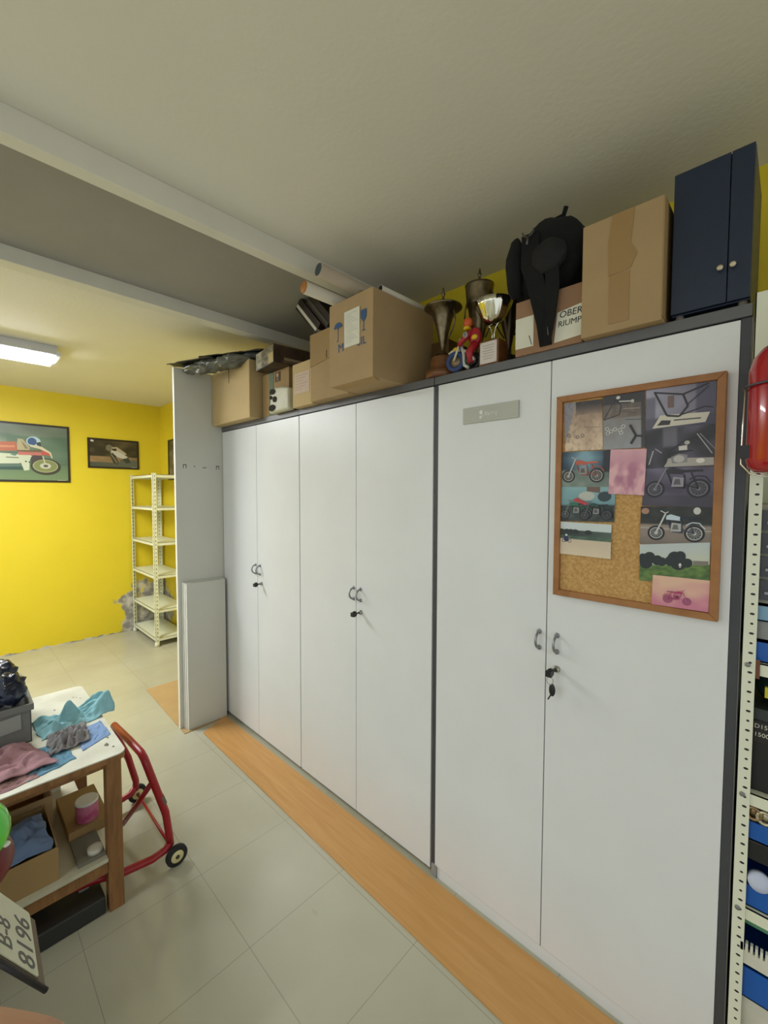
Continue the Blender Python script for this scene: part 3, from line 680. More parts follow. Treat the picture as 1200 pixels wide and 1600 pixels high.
# ------------------------------------------------------------------ things on top of the cabinets
T = 1.9795
def carton(name, x0, x1, y0, y1, z0, z1, m, label, rot=0, seam=True, group='cardboard boxes on top of the cabinets'):
    t = thing(name, label, 'box', ((x0 + x1) / 2, (y0 + y1) / 2, z0), group)
    MB().box(x0, x1, y0, y1, z0, z1).build('carton', m, t, bevel=.002)
    return t
b1 = carton('cardboard_box', .002, .500, -.068, .26, T, 2.318, cardL, 'plain pale cardboard box at the left end, under the plastic bundle')
MB().box(.246, .249, -.0695, -.067, 2.22, 2.318).build('flap_slit', inkBlk, b1)
t = thing('shipping_box', 'cardboard box with green stripe and printed ovals, under the picture box', 'box', (.64, .1, T))
MB().box(.525, .80, .005, .34, T, 2.228).build('carton', card2, t, bevel=.002)
MB().box(.600, .645, .003, .005, T + .002, 2.226).build('green_stripe', mat('green_print', (98, 116, 88), .7), t)
pm = MB(); pm.box(.665, .715, .0015, .003, 2.165, 2.215); pm.build('goblet_symbol_patch', mat('brown_print', (84, 58, 42), .7), t)
pm = MB().prism([(.678, .0012, 2.208), (.704, .0012, 2.208), (.697, .0012, 2.19), (.692, .0012, 2.188), (.692, .0012, 2.176), (.70, .0012, 2.172), (.682, .0012, 2.172), (.690, .0012, 2.176), (.690, .0012, 2.188), (.685, .0012, 2.19)], (0, -.0006, 0)); pm.build('goblet_symbol', cardL, t)
t = thing('printed_bag', 'pale plastic bag printed with dark ovals, in front of the striped box', 'bag', (.75, -.02, T))
bg_ = MB(); bg_.prism([(.672, -.046, T), (.872, -.046, T), (.868, -.044, 2.098), (.80, -.044, 2.112), (.735, -.044, 2.118), (.690, -.044, 2.10), (.684, -.044, 2.05)], (0, .044, 0))
bg_.build('bag_body', mat('pale_bag', (196, 192, 162), .5, var=.10, bump=.3, bscale=16), t, bevel=.012, seg=3)
ov = MB()
for x, z, rx, rz in ((.716, 2.094, .026, .015), (.738, 2.050, .018, .016), (.712, 2.006, .032, .018), (.700, 2.064, .012, .010)):
    ov.prism([(x + rx * math.cos(a * PI / 8), -.0465, z + rz * math.sin(a * PI / 8)) for a in range(16)], (0, -.003, 0))
ov.build('oval_print', mat('oval_print_dark', (34, 30, 22), .9), t)
# picture box
t = thing('picture_box', 'small brown box printed with pictures, on the green-striped box', 'box', (.69, .1, 2.229))
Mx = Matrix.Translation((.57, -.062, 2.229)) @ Matrix.Rotation(math.radians(-7), 4, 'Z')
MB().box(0, .235, 0, .40, .0, .098, Mx).build('carton', mat('dark_brown_carton', (84, 66, 46), .55, rgb2=(50, 38, 28), scale=14), t, bevel=.001)
a = Art(Mx @ Vector((.004, -.0012, .004)), Mx.to_3x3() @ Vector((.227, 0, 0)), Vector((0, 0, .09)))
def bPB(x, y):
    c = mix((70, 62, 46), (156, 144, 106), nz(x, y, 6, 41) + .5)
    if x < .36: c = mix((178, 172, 142), (110, 104, 86), nz(x, y, 8, 42) + .4)
    if x > .72 and y < .6: c = (184, 164, 106)
    return c
a.bg(bPB, 24, 14); a.line([(.37, 0), (.37, 1)], .02, (84, 72, 50)); a.build('front_print', t)
MB().box(.2345, .2365, .06, .17, .02, .035, Mx).box(.2345, .2365, .05, .19, .012, .014, Mx).build('side_print', mat('side_print', (150, 130, 104), .6), t)
# small box with label
b4 = carton('cardboard_box', .905, 1.078, -.042, .22, T, 2.200, cardL, 'small cardboard box with pinkish paper label, left of the tall boxes')
MB().box(.925, 1.052, -.0432, -.042, 2.045, 2.150).build('paper_label', pinkpaper, b4)
tl = MB()
for k in range(6): tl.box(.935, .935 + .1 - .02 * (k % 3), -.0438, -.0432, 2.135 - k * .014, 2.137 - k * .014)
tl.build('label_lines', mat('faint_pink_ink', (180, 150, 134), .7), b4)
b5 = carton('cardboard_box', 1.095, 1.372, -.066, .22, T, 2.300, card, 'tall cardboard box just left of the box with blue glass symbol')
MB().prism([(1.096, -.0662, 2.145), (1.371, -.0662, 2.175), (1.371, -.0662, 2.297), (1.096, -.0662, 2.297)], (0, -.003, 0)).build('upper_flap', card2, b5)
MB().box(1.222, 1.225, -.0705, -.069, 2.165, 2.2).build('flap_slit', inkBlk, b5)
# fragile box
b6 = carton('cardboard_box', 1.379, 1.640, -.176, .20, T, 2.315, card, 'largest cardboard box, with blue glass and umbrella symbols and a paper')
MB().prism([(1.405, -.178, T - .001), (1.64, -.176, T + .004), (1.64, -.145, T - .012), (1.43, -.145, T - .012)], (0, 0, -.002)).build('bottom_flap', card2, b6)
MB().box(1.379, 1.640, -.1772, -.176, T, 2.20).build('lower_sleeve', card, b6)
MB().box(1.478, 1.568, -.1796, -.1780, 2.120, 2.262).build('paper_sheet', paper, b6)
ln_ = MB()
for k in range(14):
    ln_.box(1.487, 1.487 + .07 - .012 * ((k * 7) % 4), -.1801, -.1796, 2.248 - k * .0085, 2.250 - k * .0085)
ln_.build('paper_lines', mat('faint_ink', (196, 193, 176), .7), b6)
ib = MB(); y = -.1778
ib.prism([(1.574, y, 2.243), (1.606, y, 2.243), (1.605, y, 2.214), (1.596, y, 2.202), (1.592, y, 2.198), (1.592, y, 2.168), (1.604, y, 2.163), (1.577, y, 2.163), (1.588, y, 2.168), (1.588, y, 2.198), (1.583, y, 2.202), (1.575, y, 2.214)], (0, -.0006, 0))
ib.build('glass_symbol', inkBlue, b6); ib = MB()
ib.prism([(1.437 + .026 * math.cos(a * PI / 8), y, 2.212 + .022 * math.sin(a * PI / 8)) for a in range(9)], (0, -.0006, 0)); ib.box(1.4355, 1.4385, y - .0006, y, 2.160, 2.212); ib.box(1.428, 1.4385, y - .0006, y, 2.158, 2.161)
MB().text('M', .048, frame_matrix((1.436, y - .0002, 2.112), (1, 0, 0), (0, 0, 1))).build('printed_letter', inkBlue, b6); MB().text('SIL', .044, frame_matrix((1.552, y - .0002, 2.112), (1, 0, 0), (0, 0, 1))).build('printed_letters', inkBlue, b6)
ib.build('umbrella_symbol', inkBlue, b6)
# poster tubes
def ptube(label, p0, p1, r, m, hollow, capm=None):
    t = thing('poster_tube', label, 'tube', p0, 'poster tubes lying across the boxes')
    p0, p1 = Vector(p0), Vector(p1); d = (p1 - p0).normalized(); L = (p1 - p0).length
    if hollow: MB().lathe([(r * .9, .03), (r * .9, 0), (r, 0), (r, L), (r * .85, L)], p0, 24, d).build('cardboard_tube', m, t); MB().lathe([(r * .88, .001), (r * .88, .02)], p0, 20, d).build('dark_plug', capm, t)
    else: MB().lathe([(r * .5, 0), (r, .001), (r, L)], p0, 24, d).build('cardboard_tube', m, t); MB().lathe([(.001, -.007), (r * .8, -.006), (r * .98, 0), (r * .98, .004)], p0, 20, d).build('end_cap', capm, t)
tubeM = mat('white_tube', (206, 198, 178), .5); tubeP = mat('pinkish_tube', (176, 160, 138), .6)
ptube('thick poster tube with dark open end, topmost beside the largest box', (1.446, -.285, 2.405), (1.50, .32, 2.360), .027, tubeP, True, mat('tube_dark_inside', (52, 66, 70), .5))
ptube('white poster tube with orange end cap, below the dark-ended tube', (1.352, -.285, 2.368), (1.400, .15, 2.345), .025, tubeM, False, mat('orange_cap', (176, 112, 46), .5))
ptube('thin white poster tube lying on the right edge of the largest box', (1.622, -.12, 2.330), (1.632, .26, 2.330), .014, tubeM, True, shelfH)
o = MB(); o.blob((1.54, -.06, 2.330), (.05, .10, .014), .15, 2.5, 3, 2); tag(o.build('crumpled_paper', mat('greenish_paper', (130, 122, 92), .8)), 'crumpled greenish paper on top of the largest box', 'paper')
# picture frames leaning out of the tall box
def leanframe(dx, m1, label):
    t = thing('framed_print', label, 'picture frame', (1.16 + dx, .05, 2.302), 'picture frames leaning behind the boxes')
    base = Vector((1.118 + dx, -.055, 2.303)); up = Vector((-.178, 0, .184)).normalized()
    nrm = Vector((-up.z, 0, up.x)) * -1
    q = lambda s, y, h: base + up * s + Vector((0, y, 0)) + nrm * h
    def slab(s0, s1, y0, y1, h0, h1): return [q(s0, y0, h0), q(s1, y0, h0), q(s1, y1, h0), q(s0, y1, h0), q(s0, y0, h1), q(s1, y0, h1), q(s1, y1, h1), q(s0, y1, h1)]
    MB().quadbox(slab(0, .235, 0, .27, 0, .012)).build('frame_border', darkFrame, t)
    MB().quadbox(slab(.006, .230, -.002, .27, .012, .027)).build('mount_board', m1, t)
    MB().quadbox(slab(0, .235, 0, .27, .027, .058)).build('back_panel', mat('frame_back', (44, 32, 22), .5), t)
leanframe(0, tubeM, 'black picture frame with white mount, jutting out left of the tubes')
leanframe(.090, mat('grey_mount', (70, 66, 54), .6), 'dark picture frame just behind the white-mounted frame')
o = MB().box(1.345, 1.349, -.06, .1, 2.303, 2.40, None); tag(o.build('white_card', paper), 'upright white card between the picture frames and the largest box', 'card')

# bundle over the tall board and first box
t = thing('plastic_bundle', 'dark sheet bundle wrapped in clear plastic, lying over the tall board', 'bundle', (.2, -.1, 2.32))
mb = MB(); P0 = Vector((-.03, -.30, 2.36)); P1 = Vector((.56, -.02, 2.352))
def crumple(path, ra, rb, amp, seed, n=28, rings=40):
    m_ = MB(); R = []
    for i in range(rings + 1):
        u = i / rings; p = Vector(path[0]).lerp(Vector(path[1]), u); d = (Vector(path[1]) - Vector(path[0])).normalized(); sd = d.cross(Vector((0, 0, 1))).normalized()
        e = math.sin(PI * min(1, max(0, u))) ** .35 if 0 < u < 1 else .25
        ring = []
        for k in range(n):
            a = 2 * PI * k / n; q = Vector((u * 7, math.cos(a) * 1.6, math.sin(a) * 1.6 + seed * 4))
            kx = 1 + amp * noise.noise(q) + amp * .6 * noise.noise(q * 2.7)
            ring.append(p + (sd * math.cos(a) * ra + Vector((0, 0, 1)) * math.sin(a) * rb) * kx * e)
        R.append(ring)
    return m_.ring_tube(R)
crumple(((.025, -.255, 2.300), (.50, -.055, 2.330)), .045, .036, .7, 1).build('plastic_wrap', plastic, t)
for q_, z_, a_, sd_ in (([(-.04, -.335), (.30, -.215), (.27, -.08), (-.03, -.20)], 2.334, .020, 3), ([(.20, -.235), (.60, -.03), (.50, .10), (.12, -.08)], 2.352, .022, 6), ([(.02, -.27), (.46, -.10), (.42, .02), (.03, -.13)], 2.320, .028, 9)):
    o = cloth('dark_sheet', q_, z_, a_, darkSheet, sd_, None, thick=.005, nx=24, ny=16, wob=.5); o.parent = t; o.location = -t.location
crumple(((.22, -.15, 2.345), (.58, .0, 2.338)), .045, .028, .3, 9).build('black_bag_end', mat('black_bag', (34, 38, 36), .3, bump=.4, bscale=30), t)

# trophies
def trophy(label, c, h, prof, base, metal, handles, finial=True, n=36):
    t = thing('trophy', label, 'trophy', c, 'trophies on top of the cabinets'); c = Vector(c)
    MB().lathe([(r, z) for r, z in base[0]], c, 32).build('base', base[1], t)
    MB().lathe(prof, c, n).build('cup', metal, t)
    if finial:
        z = prof[-1][1]; MB().lathe([(.014, z - .002), (.010, z + .006), (.004, z + .012), (.006, z + .022), (.009, z + .028), (.004, z + .036), (.005, z + .042), (.0015, z + .052)], c, 14).build('finial', metal, t)
    for s in handles[0]:
        pts = []
        r0, z0, r1, z1, out = handles[1:]
        for k in range(13):
            u = k / 12; rr = r0 + (r1 - r0) * u + out * math.sin(PI * u); pts.append(c + Vector((s * rr, 0, z0 + (z1 - z0) * u)))
        MB().tube(pts, .0032, 8).build('handle', metal, t)
    return t
wbase = lambda r, h: [(r, 0), (r, h * .35), (r * .92, h * .36), (r * .86, h * .5), (r * .74, h * .9), (r * .70, h)]
trophy('large tarnished brass trophy cup on a wooden base, nearest the boxes', (1.803, .045, T), .33, [(.030, .092), (.012, .10), (.010, .115), (.011, .13), (.019, .165), (.028, .20), (.037, .232), (.047, .252), (.056, .262), (.070, .268), (.074, .272), (.072, .276), (.030, .292), (.012, .30)], ([(.066, 0), (.066, .026), (.050, .030), (.047, .070), (.040, .084), (.022, .092)], trophyW), gold, ((1,), .045, .262, .02, .15, .022))
trophy('tallest brass trophy with lid and side handle, behind the toy rider', (1.838, .250, T), .47, [(.035, .12), (.014, .13), (.012, .17), (.022, .21), (.040, .28), (.046, .33), (.052, .335), (.052, .345), (.058, .41), (.060, .418), (.035, .428), (.015, .437)], (wbase(.07, .12), trophyW), gold, ((-1, 1), .05, .40, .03, .20, .03))
trophy('dark lidded trophy on a black base, beside the white-labelled box', (2.022, .160, T), .33, [(.025, .065), (.010, .075), (.009, .10), (.016, .14), (.030, .19), (.040, .24), (.050, .262), (.052, .268), (.030, .276), (.012, .284)], (wbase(.045, .065), blackP), pewter, ((-1, 1), .046, .262, .02, .14, .02))
# silver bowl trophy
t = thing('trophy', 'small bright silver bowl trophy with engraved plaque, at the front', 'trophy', (2.030, .03, T), 'trophies on top of the cabinets')
MB().box(1.992, 2.068, .0, .06, T, T + .085).build('base', trophyW, t, bevel=.002)
MB().box(1.998, 2.062, -.002, 0, T + .006, T + .079).build('plaque', mat('silver_plaque', (214, 204, 196), .4, .3), t)
pl = MB()
for k in range(6): pl.box(2.008 + .004 * (k % 2), 2.052 - .003 * (k % 3), -.0025, -.002, T + .066 - k * .009, T + .0675 - k * .009)
for x in (2.001, 2.059):
    for z in (T + .009, T + .076): pl.box(x - .001, x + .001, -.003, -.002, z - .001, z + .001)
pl.build('engraving', inkGry, t)
bowl = MB(); n = 48; R = []
for r, z in ((.001, .142), (.018, .144), (.034, .158), (.040, .166), (.058, .205), (.066, .222), (.064, .222), (.055, .205), (.036, .168), (.002, .155)):
    R.append([Vector((2.030, .03, T)) + Vector(((r * (1 + (.035 * math.cos(k * PI * 2 / n * 16)) if .162 < z < .22 else r * 1.0) if False else r * (1 + (.05 * math.cos(2 * PI * k / n * 12) if .16 < z < .221 else 0))) * math.cos(2 * PI * k / n), r * (1 + (.05 * math.cos(2 * PI * k / n * 12) if .16 < z < .221 else 0)) * math.sin(2 * PI * k / n), z)) for k in range(n)])
bowl.ring_tube(R); bowl.build('bowl', silver, t)
for s in (-1, 1):
    MB().tube([(2.030 + s * .004, .03, T + .085), (2.030 + s * .004, .03, T + .115), (2.030 + s * .010, .03, T + .135), (2.030 + s * .024, .03, T + .152), (2.030 + s * .036, .028, T + .166)], .0022, 8).build('stem', silver, t)
# brown wooden box behind the trophies
tag(MB().box(1.66, 1.75, .16, .30, T, T + .2).build('wooden_block', wood_mat('dark_block', (74, 52, 20), (92, 66, 28))), 'dark wooden block behind the brass trophy, beside the largest box', 'block')

# toy rider on motorcycle
t = thing('toy_motorcycle', 'toy figure of a red-suited rider on a blue-wheeled motorcycle', 'toy', (1.93, -.005, T))
wx, wz, wy = 1.898, T + .037, -.005
Wm = MB(); ringp = [(wx + .028 * math.cos(a), wy + .006 * math.cos(a), wz + .028 * math.sin(a)) for a in [2 * PI * k / 24 for k in range(25)]]
Wm.tube(ringp, .009, 10, cap=False).build('front_wheel', mat('blue_tyre', (38, 60, 108), .5), t)
Wm = MB().lathe([(.001, -.004), (.022, -.003), (.022, .003), (.001, .004)], (wx, wy, wz), 20, (-.2, 1, 0)); Wm.build('wheel_disc', mat('brass_disc', (134, 112, 84), .4, .5), t)
MB().lathe([(.001, -.012), (.008, -.011), (.008, .0)], (wx, wy, wz), 14, (.2, -1, 0)).tube([(wx, wy - .012, wz), (wx + .016, wy - .01, wz + .04), (wx + .024, wy - .006, wz + .075)], .004, 8).tube([(wx - .03, wy, wz + .034), (wx - .01, wy, wz + .042), (wx + .018, wy, wz + .036)], .005, 8).build('fork', mat('toy_white', (196, 192, 170), .4), t)
MB().tube([(wx + .022, wy, wz + .055), (wx + .035, wy, wz + .02), (wx + .038, wy, wz - .02), (wx + .055, wy, wz - .032)], .006, 8).tube([(wx + .03, wy, wz + .035), (wx + .06, wy, wz + .02), (wx + .078, wy, wz - .01)], .005, 8).build('frame', mat('toy_white_frame', (188, 188, 178), .4), t)
MB().blob((wx + .058, wy + .01, wz - .004), (.026, .018, .022), .1).lathe([(.014, -.009), (.031, -.008), (.031, .008), (.014, .009)], (wx + .062, wy + .03, T + .032), 20, (0, 1, 0)).build('engine_and_rear_wheel', blackP, t)
rb = MB(); rb.blob((wx + .074, wy + .012, wz + .075), (.024, .020, .032), .06); rb.tube([(wx + .068, wy + .002, wz + .092), (wx + .042, wy - .012, wz + .068), (wx + .02, wy - .012, wz + .05)], [.011, .010, .008], 10); rb.tube([(wx + .078, wy + .01, wz + .05), (wx + .06, wy - .004, wz + .02), (wx + .066, wy - .002, wz - .018)], [.016, .014, .010], 10)
rb.build('rider_body', mat('toy_red', (158, 22, 34), .45), t)
MB().blob((wx + .048, wy + .005, wz + .128), (.017, .016, .019)).build('rider_head', mat('toy_orange', (196, 84, 24), .4), t)
MB().blob((wx + .046, wy + .0, wz + .109), (.012, .012, .008)).blob((wx + .086, wy - .012, wz + .065), (.012, .008, .009)).blob((wx + .002, wy, wz + .044), (.013, .009, .008)).build('yellow_trim', mat('toy_yellow', (214, 172, 24), .4), t)
MB().lathe([(.001, 0), (.011, 0), (.011, .002), (.001, .002)], (wx + .052, wy - .018, wz + .079), 16, (0, -1, 0)).build('number_disc', mat('toy_disc', (150, 140, 140), .4), t)
MB().text('1', .016, frame_matrix((wx + .048, wy - .0206, wz + .073), (1, 0, 0), (0, 0, 1))).build('number', inkBlk, t)

# white-labelled box under the black bag
b7 = carton('cardboard_box', 2.135, 2.343, -.012, .22, T, 2.152, mat('reddish_carton', (152, 116, 86), .8, var=.06), 'box with white handwritten labels, under the black bag')
MB().prism([(2.136, -.0122, 2.002), (2.196, -.0122, 2.002), (2.196, -.0122, 2.098), (2.136, -.0122, 2.098)], (0, -.001, 0)).build('blank_label', paper, b7)
MB().prism([(2.262, -.0122, 1.994), (2.342, -.0122, 2.0), (2.342, -.0122, 2.092), (2.270, -.0122, 2.082)], (0, -.001, 0)).build('written_label', paper, b7)
MB().text('OBER', .027, frame_matrix((2.276, -.0134, 2.064), (1, 0, 0), (.1, 0, 1))).text('RIUMP', .024, frame_matrix((2.272, -.0134, 2.038), (1, 0, 0), (.1, 0, 1))).build('handwriting', inkBlk, b7)

# black bag
t = thing('black_bag', 'black nylon shoulder bag with strap hanging down the cabinet edge', 'bag', (2.23, .05, 2.153))
body = MB(); body.blob((0, 0, 0), (1, 1, 1), 0, 1, 4, 3)
for v in body.bm.verts:
    d = v.co.normalized(); k = (abs(d.x) ** 3.2 + abs(d.y) ** 3.2 + abs(d.z) ** 3.2) ** (-1 / 3.2); k *= 1 + .12 * noise.noise(d * 2.2 + Vector((3, 1, 9))) + .03 * noise.noise(d * 9)
    d = d * k; v.co = Vector((2.220 + d.x * .117 - max(0, d.z) * .0 + d.z * .012, .055 + d.y * .075, 2.278 + d.z * .120 - (.016 * max(0, -d.x * 1.2) if d.z > 0 else 0) - (.05 * max(0, d.x) * max(0, d.z))))
    if v.co.z < 2.154: v.co.z = 2.154
    if v.co.x > 2.34: v.co.x = 2.34 + (v.co.x - 2.34) * .2
body.build('bag_body', blackCloth, t)
MB().blob((2.25, -.035, 2.25), (.055, .022, .05), .08, 2, 3, 8).build('front_pocket', mat('black_pocket', (11, 11, 12), .8, bump=.2), t)
MB().blob((2.134, -.01, 2.262), (.030, .04, .092), .1, 2, 3, 4).build('side_pocket', blackCloth, t)
MB().tube([(2.20, .05, 2.388), (2.235, .05, 2.402), (2.262, .04, 2.398), (2.272, .035, 2.418)], .007, 8).build('top_handle', blackCloth, t)
def strap(pts, w, m, name):
    q = MB(); L = [Vector(p) for p in pts]
    for a, b, wa, wb in zip(L, L[1:], w, w[1:]):
        q.quadbox([a + Vector((-wa, 0, 0)), a + Vector((wa, 0, 0)), a + Vector((wa, .006, 0)), a + Vector((-wa, .006, 0)), b + Vector((-wb, 0, 0)), b + Vector((wb, 0, 0)), b + Vector((wb, .006, 0)), b + Vector((-wb, .006, 0))])
    q.build(name, m, t)
strap([(2.185, -.028, 2.345), (2.195, -.044, 2.24), (2.215, -.034, 2.16), (2.232, -.024, 2.06), (2.237, -.018, 1.992)], [.026, .030, .028, .022, .018], blackCloth, 'shoulder_strap')
strap([(2.262, -.050, 2.24), (2.262, -.034, 2.16), (2.254, -.030, 2.07), (2.243, -.026, 1.992)], [.02, .020, .016, .010], blackCloth, 'strap_end')
ring_ = [(2.188 + .018 * math.cos(a), -.045, 2.345 + .018 * math.sin(a)) for a in [PI + PI * k / 8 for k in range(9)]]
MB().tube(ring_, .0022, 6).tube([(2.188, -.046, 2.327), (2.187, -.050, 2.30)], .004, 6).build('metal_ring', mat('dull_metal', (96, 96, 96), .4, .8), t)
MB().tube([(2.19, -.03, 2.03), (2.20, -.034, 2.0)], .0015, 6).tube([(2.25, -.034, 2.04), (2.252, -.034, 2.015)], .0015, 6).build('buckle', mat('dull_buckle', (110, 110, 110), .4, .6), t)

# taped box
b8 = carton('cardboard_box', 2.348, 2.545, -.036, .20, T, 2.290, card, 'large cardboard box with a vertical tape strip, left of the navy cupboard')
MB().box(2.420, 2.470, -.0372, -.036, T + .02, 2.13).build('packing_tape', tapeM, b8)
MB().prism([(2.418, -.0364, 2.13), (2.472, -.0364, 2.135), (2.486, -.0364, 2.17), (2.470, -.0364, 2.20), (2.478, -.0364, 2.289), (2.425, -.0364, 2.289), (2.416, -.0364, 2.22)], (0, -.0012, 0)).build('packing_tape', tapeM, b8)
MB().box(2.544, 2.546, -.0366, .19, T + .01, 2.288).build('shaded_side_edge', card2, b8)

# navy cupboard
t = thing('navy_cupboard', 'small navy blue two-door metal cupboard standing on the right end', 'cupboard', (2.634, .13, T))
MB().box(2.558, 2.714, .012, .25, 1.993, 2.347).build('body', navy, t, bevel=.002)
for xa, xb, kx in ((2.558, 2.6695, 2.657), (2.6715, 2.7135, 2.681)):
    d = MB().box(xa, xb, .0, .011, 1.996, 2.345).build('door', navy, t, bevel=.001)
    MB().lathe([(.003, 0), (.003, .006), (.0062, .009), (.0062, .013), (.002, .015)], (kx, 0, 2.077), 14, (0, -1, 0)).build('knob', mat('cream_knob', (210, 198, 168), .3, .3), d)
for x, y in ((2.575, .02), (2.70, .02), (2.575, .23), (2.70, .23)):
    MB().lathe([(.009, T), (.009, 1.993)], (x, y, 0), 12).build('foot', mat('rubber_foot', (120, 112, 100), .7), t)

# ------------------------------------------------------------------ shelving at the right, its contents
t = thing('slotted_shelving', 'white slotted-angle storage rack right of the cabinets, full of bins', 'shelving', (3.2, .2, 0))
px_, py_ = 2.724, .0
po = MB(); po.box(px_, px_ + .026, py_, py_ + .002, 0, 2.0); po.box(px_, px_ + .002, py_, py_ + .026, 0, 2.0); pst = po.build('post', slotted('slotted_white_enamel', (226, 228, 206), ((0, px_ + .0165),), .047, .03, .0046, .0028, 1.66, (.047, .0535, .0030, .0026)), t)
for z in (.533, .819, 1.137): MB().lathe([(.0055, 0), (.0055, .003), (.003, .004)], (px_ + .012, py_, z - .008), 12, (0, -1, 0)).build('bolt', mat('zinc_bolt', (140, 142, 138), .4, .7), pst)
for x, y in ((px_, .38), (3.6, 0.0), (3.6, .38)):
    MB().box(x, x + .026, y, y + .002, 0, 2.0).box(x, x + .002, y - .01, y + .024 if y < .1 else y + .02, 0, 2.0).build('post', shelfW, t)
SZ = (.10, .533, .819, 1.137, 1.97)
for z in SZ:
    MB().box(2.727, 3.62, .003, .40, z - .003, z).box(2.727, 3.62, .003, .005, z - .03, z).build('shelf', shelfW, t)
MB().box(2.7505, 2.758, .0, .0012, 1.100, 1.145).build('rust_patch', mat('rust', (110, 70, 50), .8), t)
def bin_(name, x0, x1, y0, y1, z0, z1, m, label, cat='bin', lip=.45, group=None):
    t = thing(name, label, cat, ((x0 + x1) / 2, (y0 + y1) / 2, z0), group)
    th = .003; zf = z0 + (z1 - z0) * lip
    q = MB().box(x0, x1, y0, y1, z0, z0 + th).box(x0, x0 + th, y0 + .03, y1, z0, z1).box(x1 - th, x1, y0 + .03, y1, z0, z1).box(x0, x1, y1 - th, y1, z0, z1).box(x0, x1, y0, y0 + th, z0, zf)
    q.prism([(x0, y0, z0), (x0, y0, zf), (x0, y0 + .03, z1), (x0, y0 + .03, z0)], (th, 0, 0)); q.prism([(x1 - th, y0, z0), (x1 - th, y0, zf), (x1 - th, y0 + .03, z1), (x1 - th, y0 + .03, z0)], (th, 0, 0))
    q.build('tray', m, t); return t
BG = 'blue bins on the right rack'
bin_('storage_bin', 2.730, 2.90, .012, .30, .5335, .650, blueBin, 'blue bin holding a white tape roll, on the second rack shelf', group=BG)
bin_('storage_bin', 2.730, 2.90, .012, .30, .700, .800, blueBin, 'blue bin of round parts, just under the shelf with the black case', group=BG)
bin_('storage_bin', 2.730, 2.90, .012, .30, .300, .470, blueBin, 'blue bin with white connectors, lowest on the right rack', group=BG)
bin_('storage_bin', 2.730, 2.90, .012, .30, 1.1375, 1.19, blueBin, 'shallow blue bin under the pale blue one, on the upper rack shelf', lip=.9, group=BG)
bin_('storage_bin', 2.732, 2.90, .014, .30, 1.2350, 1.275, ltBlue, 'pale blue bin beneath the stack of small drawers', lip=.9)
tag(MB().box(2.732, 2.90, .02, .30, 1.1905, 1.2345).build('grey_box', cabGreyL, bevel=.002), 'grey box between the two shallow bins on the rack', 'box')
tag(MB().box(2.728, 2.90, .012, .30, .6505, .6990).build('black_case', blackP, bevel=.003), 'flat black case between two blue bins on the rack', 'case')
tag(MB().box(2.735, 2.88, .030, .28, .471, .528).build('green_case', greenP, bevel=.003), 'green plastic case above the lowest blue bin', 'case')
tag(MB().box(2.735, 2.90, .02, .28, .1005, .2995).build('white_carton', whiteWorn, bevel=.003), 'white carton on the bottom shelf of the rack', 'box')
for i, (x, z, lab) in enumerate(((2.757, .77, 'bronze bearing ring in the blue bin, left one'), (2.778, .768, 'pale bearing ring in the blue bin, right one'))):
    r = .014; tag(MB().tube([(x + r * math.cos(a), .006, z + r * math.sin(a)) for a in [2 * PI * k / 20 for k in range(21)]], .004, 8, cap=False).lathe([(.001, -.002), (.012, -.002), (.012, .012)], (x, .012, z), 16, (0, 1, 0)).build('bearing', mat('bearing_metal', (150, 124, 90) if not i else (196, 190, 160), .3, .7)), lab, 'bearing', 'bearings in the blue bin')
tag(MB().lathe([(.008, -.008), (.022, -.008), (.022, .008), (.008, .008)], (2.772, .012, .607), 20, (0.2, -1, .2)).build('tape_roll', mat('white_tape', (198, 204, 224), .6)), 'roll of white tape in the blue bin on the second rack shelf', 'tape roll')
t2 = thing('plug_strip', 'white ribbed connector strip in the lowest blue bin', 'connector', (2.78, .01, .40))
MB().box(2.742, 2.82, .003, .012, .392, .425).build('body', whiteWorn, t2); q = MB()
for k in range(8): q.box(2.744 + k * .009, 2.749 + k * .009, .0, .012, .425, .445)
q.build('ribs', whiteWorn, t2)
t2 = thing('tool_case', 'black power tool case with white lettering on the rack', 'tool case', (2.83, .15, .8195))
MB().box(2.735, 2.93, .022, .30, .8195, .995).build('case_body', mat('black_case_body', (30, 30, 28), .5), t2, bevel=.004)
MB().box(2.7485, 2.90, .018, .022, .940, .992).build('label_plate', mat('label_black', (36, 34, 30), .4), t2, bevel=.001)
MB().text('D150', .014, frame_matrix((2.7515, .0175, .976), (1, 0, 0), (0, 0, 1))).text('1500W', .014, frame_matrix((2.7515, .0175, .956), (1, 0, 0), (0, 0, 1))).build('lettering', paper, t2)
t2 = thing('power_tool', 'dark green power tool with yellow mark above the black case', 'tool', (2.80, .12, .9955))
MB().blob((2.80, .10, 1.066), (.055, .08, .048), .05).build('body', mat('dark_green', (24, 50, 44), .4), t2); MB().box(2.768, 2.80, .012, .022, 1.055, 1.080).build('yellow_mark', mat('yellow_mark', (204, 190, 30), .5), t2)
MB().box(2.74, 2.88, .02, .25, .9957, 1.022).build('base', mat('tool_base', (52, 58, 56), .5), t2)
t2 = thing('drawer_organizer', 'small-parts organizer with four dark drawers, high on the rack', 'organizer', (2.82, .15, 1.275))
MB().box(2.735, 2.95, .03, .30, 1.2755, 1.51).build('case', mat('org_case', (170, 168, 150), .5), t2)
for k in range(4):
    d = MB().box(2.742, 2.80, .018, .03, 1.285 + k * .055, 1.332 + k * .055).build('drawer', mat('smoky_drawer', (62, 62, 68), .2), t2); MB().box(2.76, 2.78, .010, .018, 1.300 + k * .055, 1.306 + k * .055).build('knob', mat('smoky_knob', (150, 150, 156), .3), d)
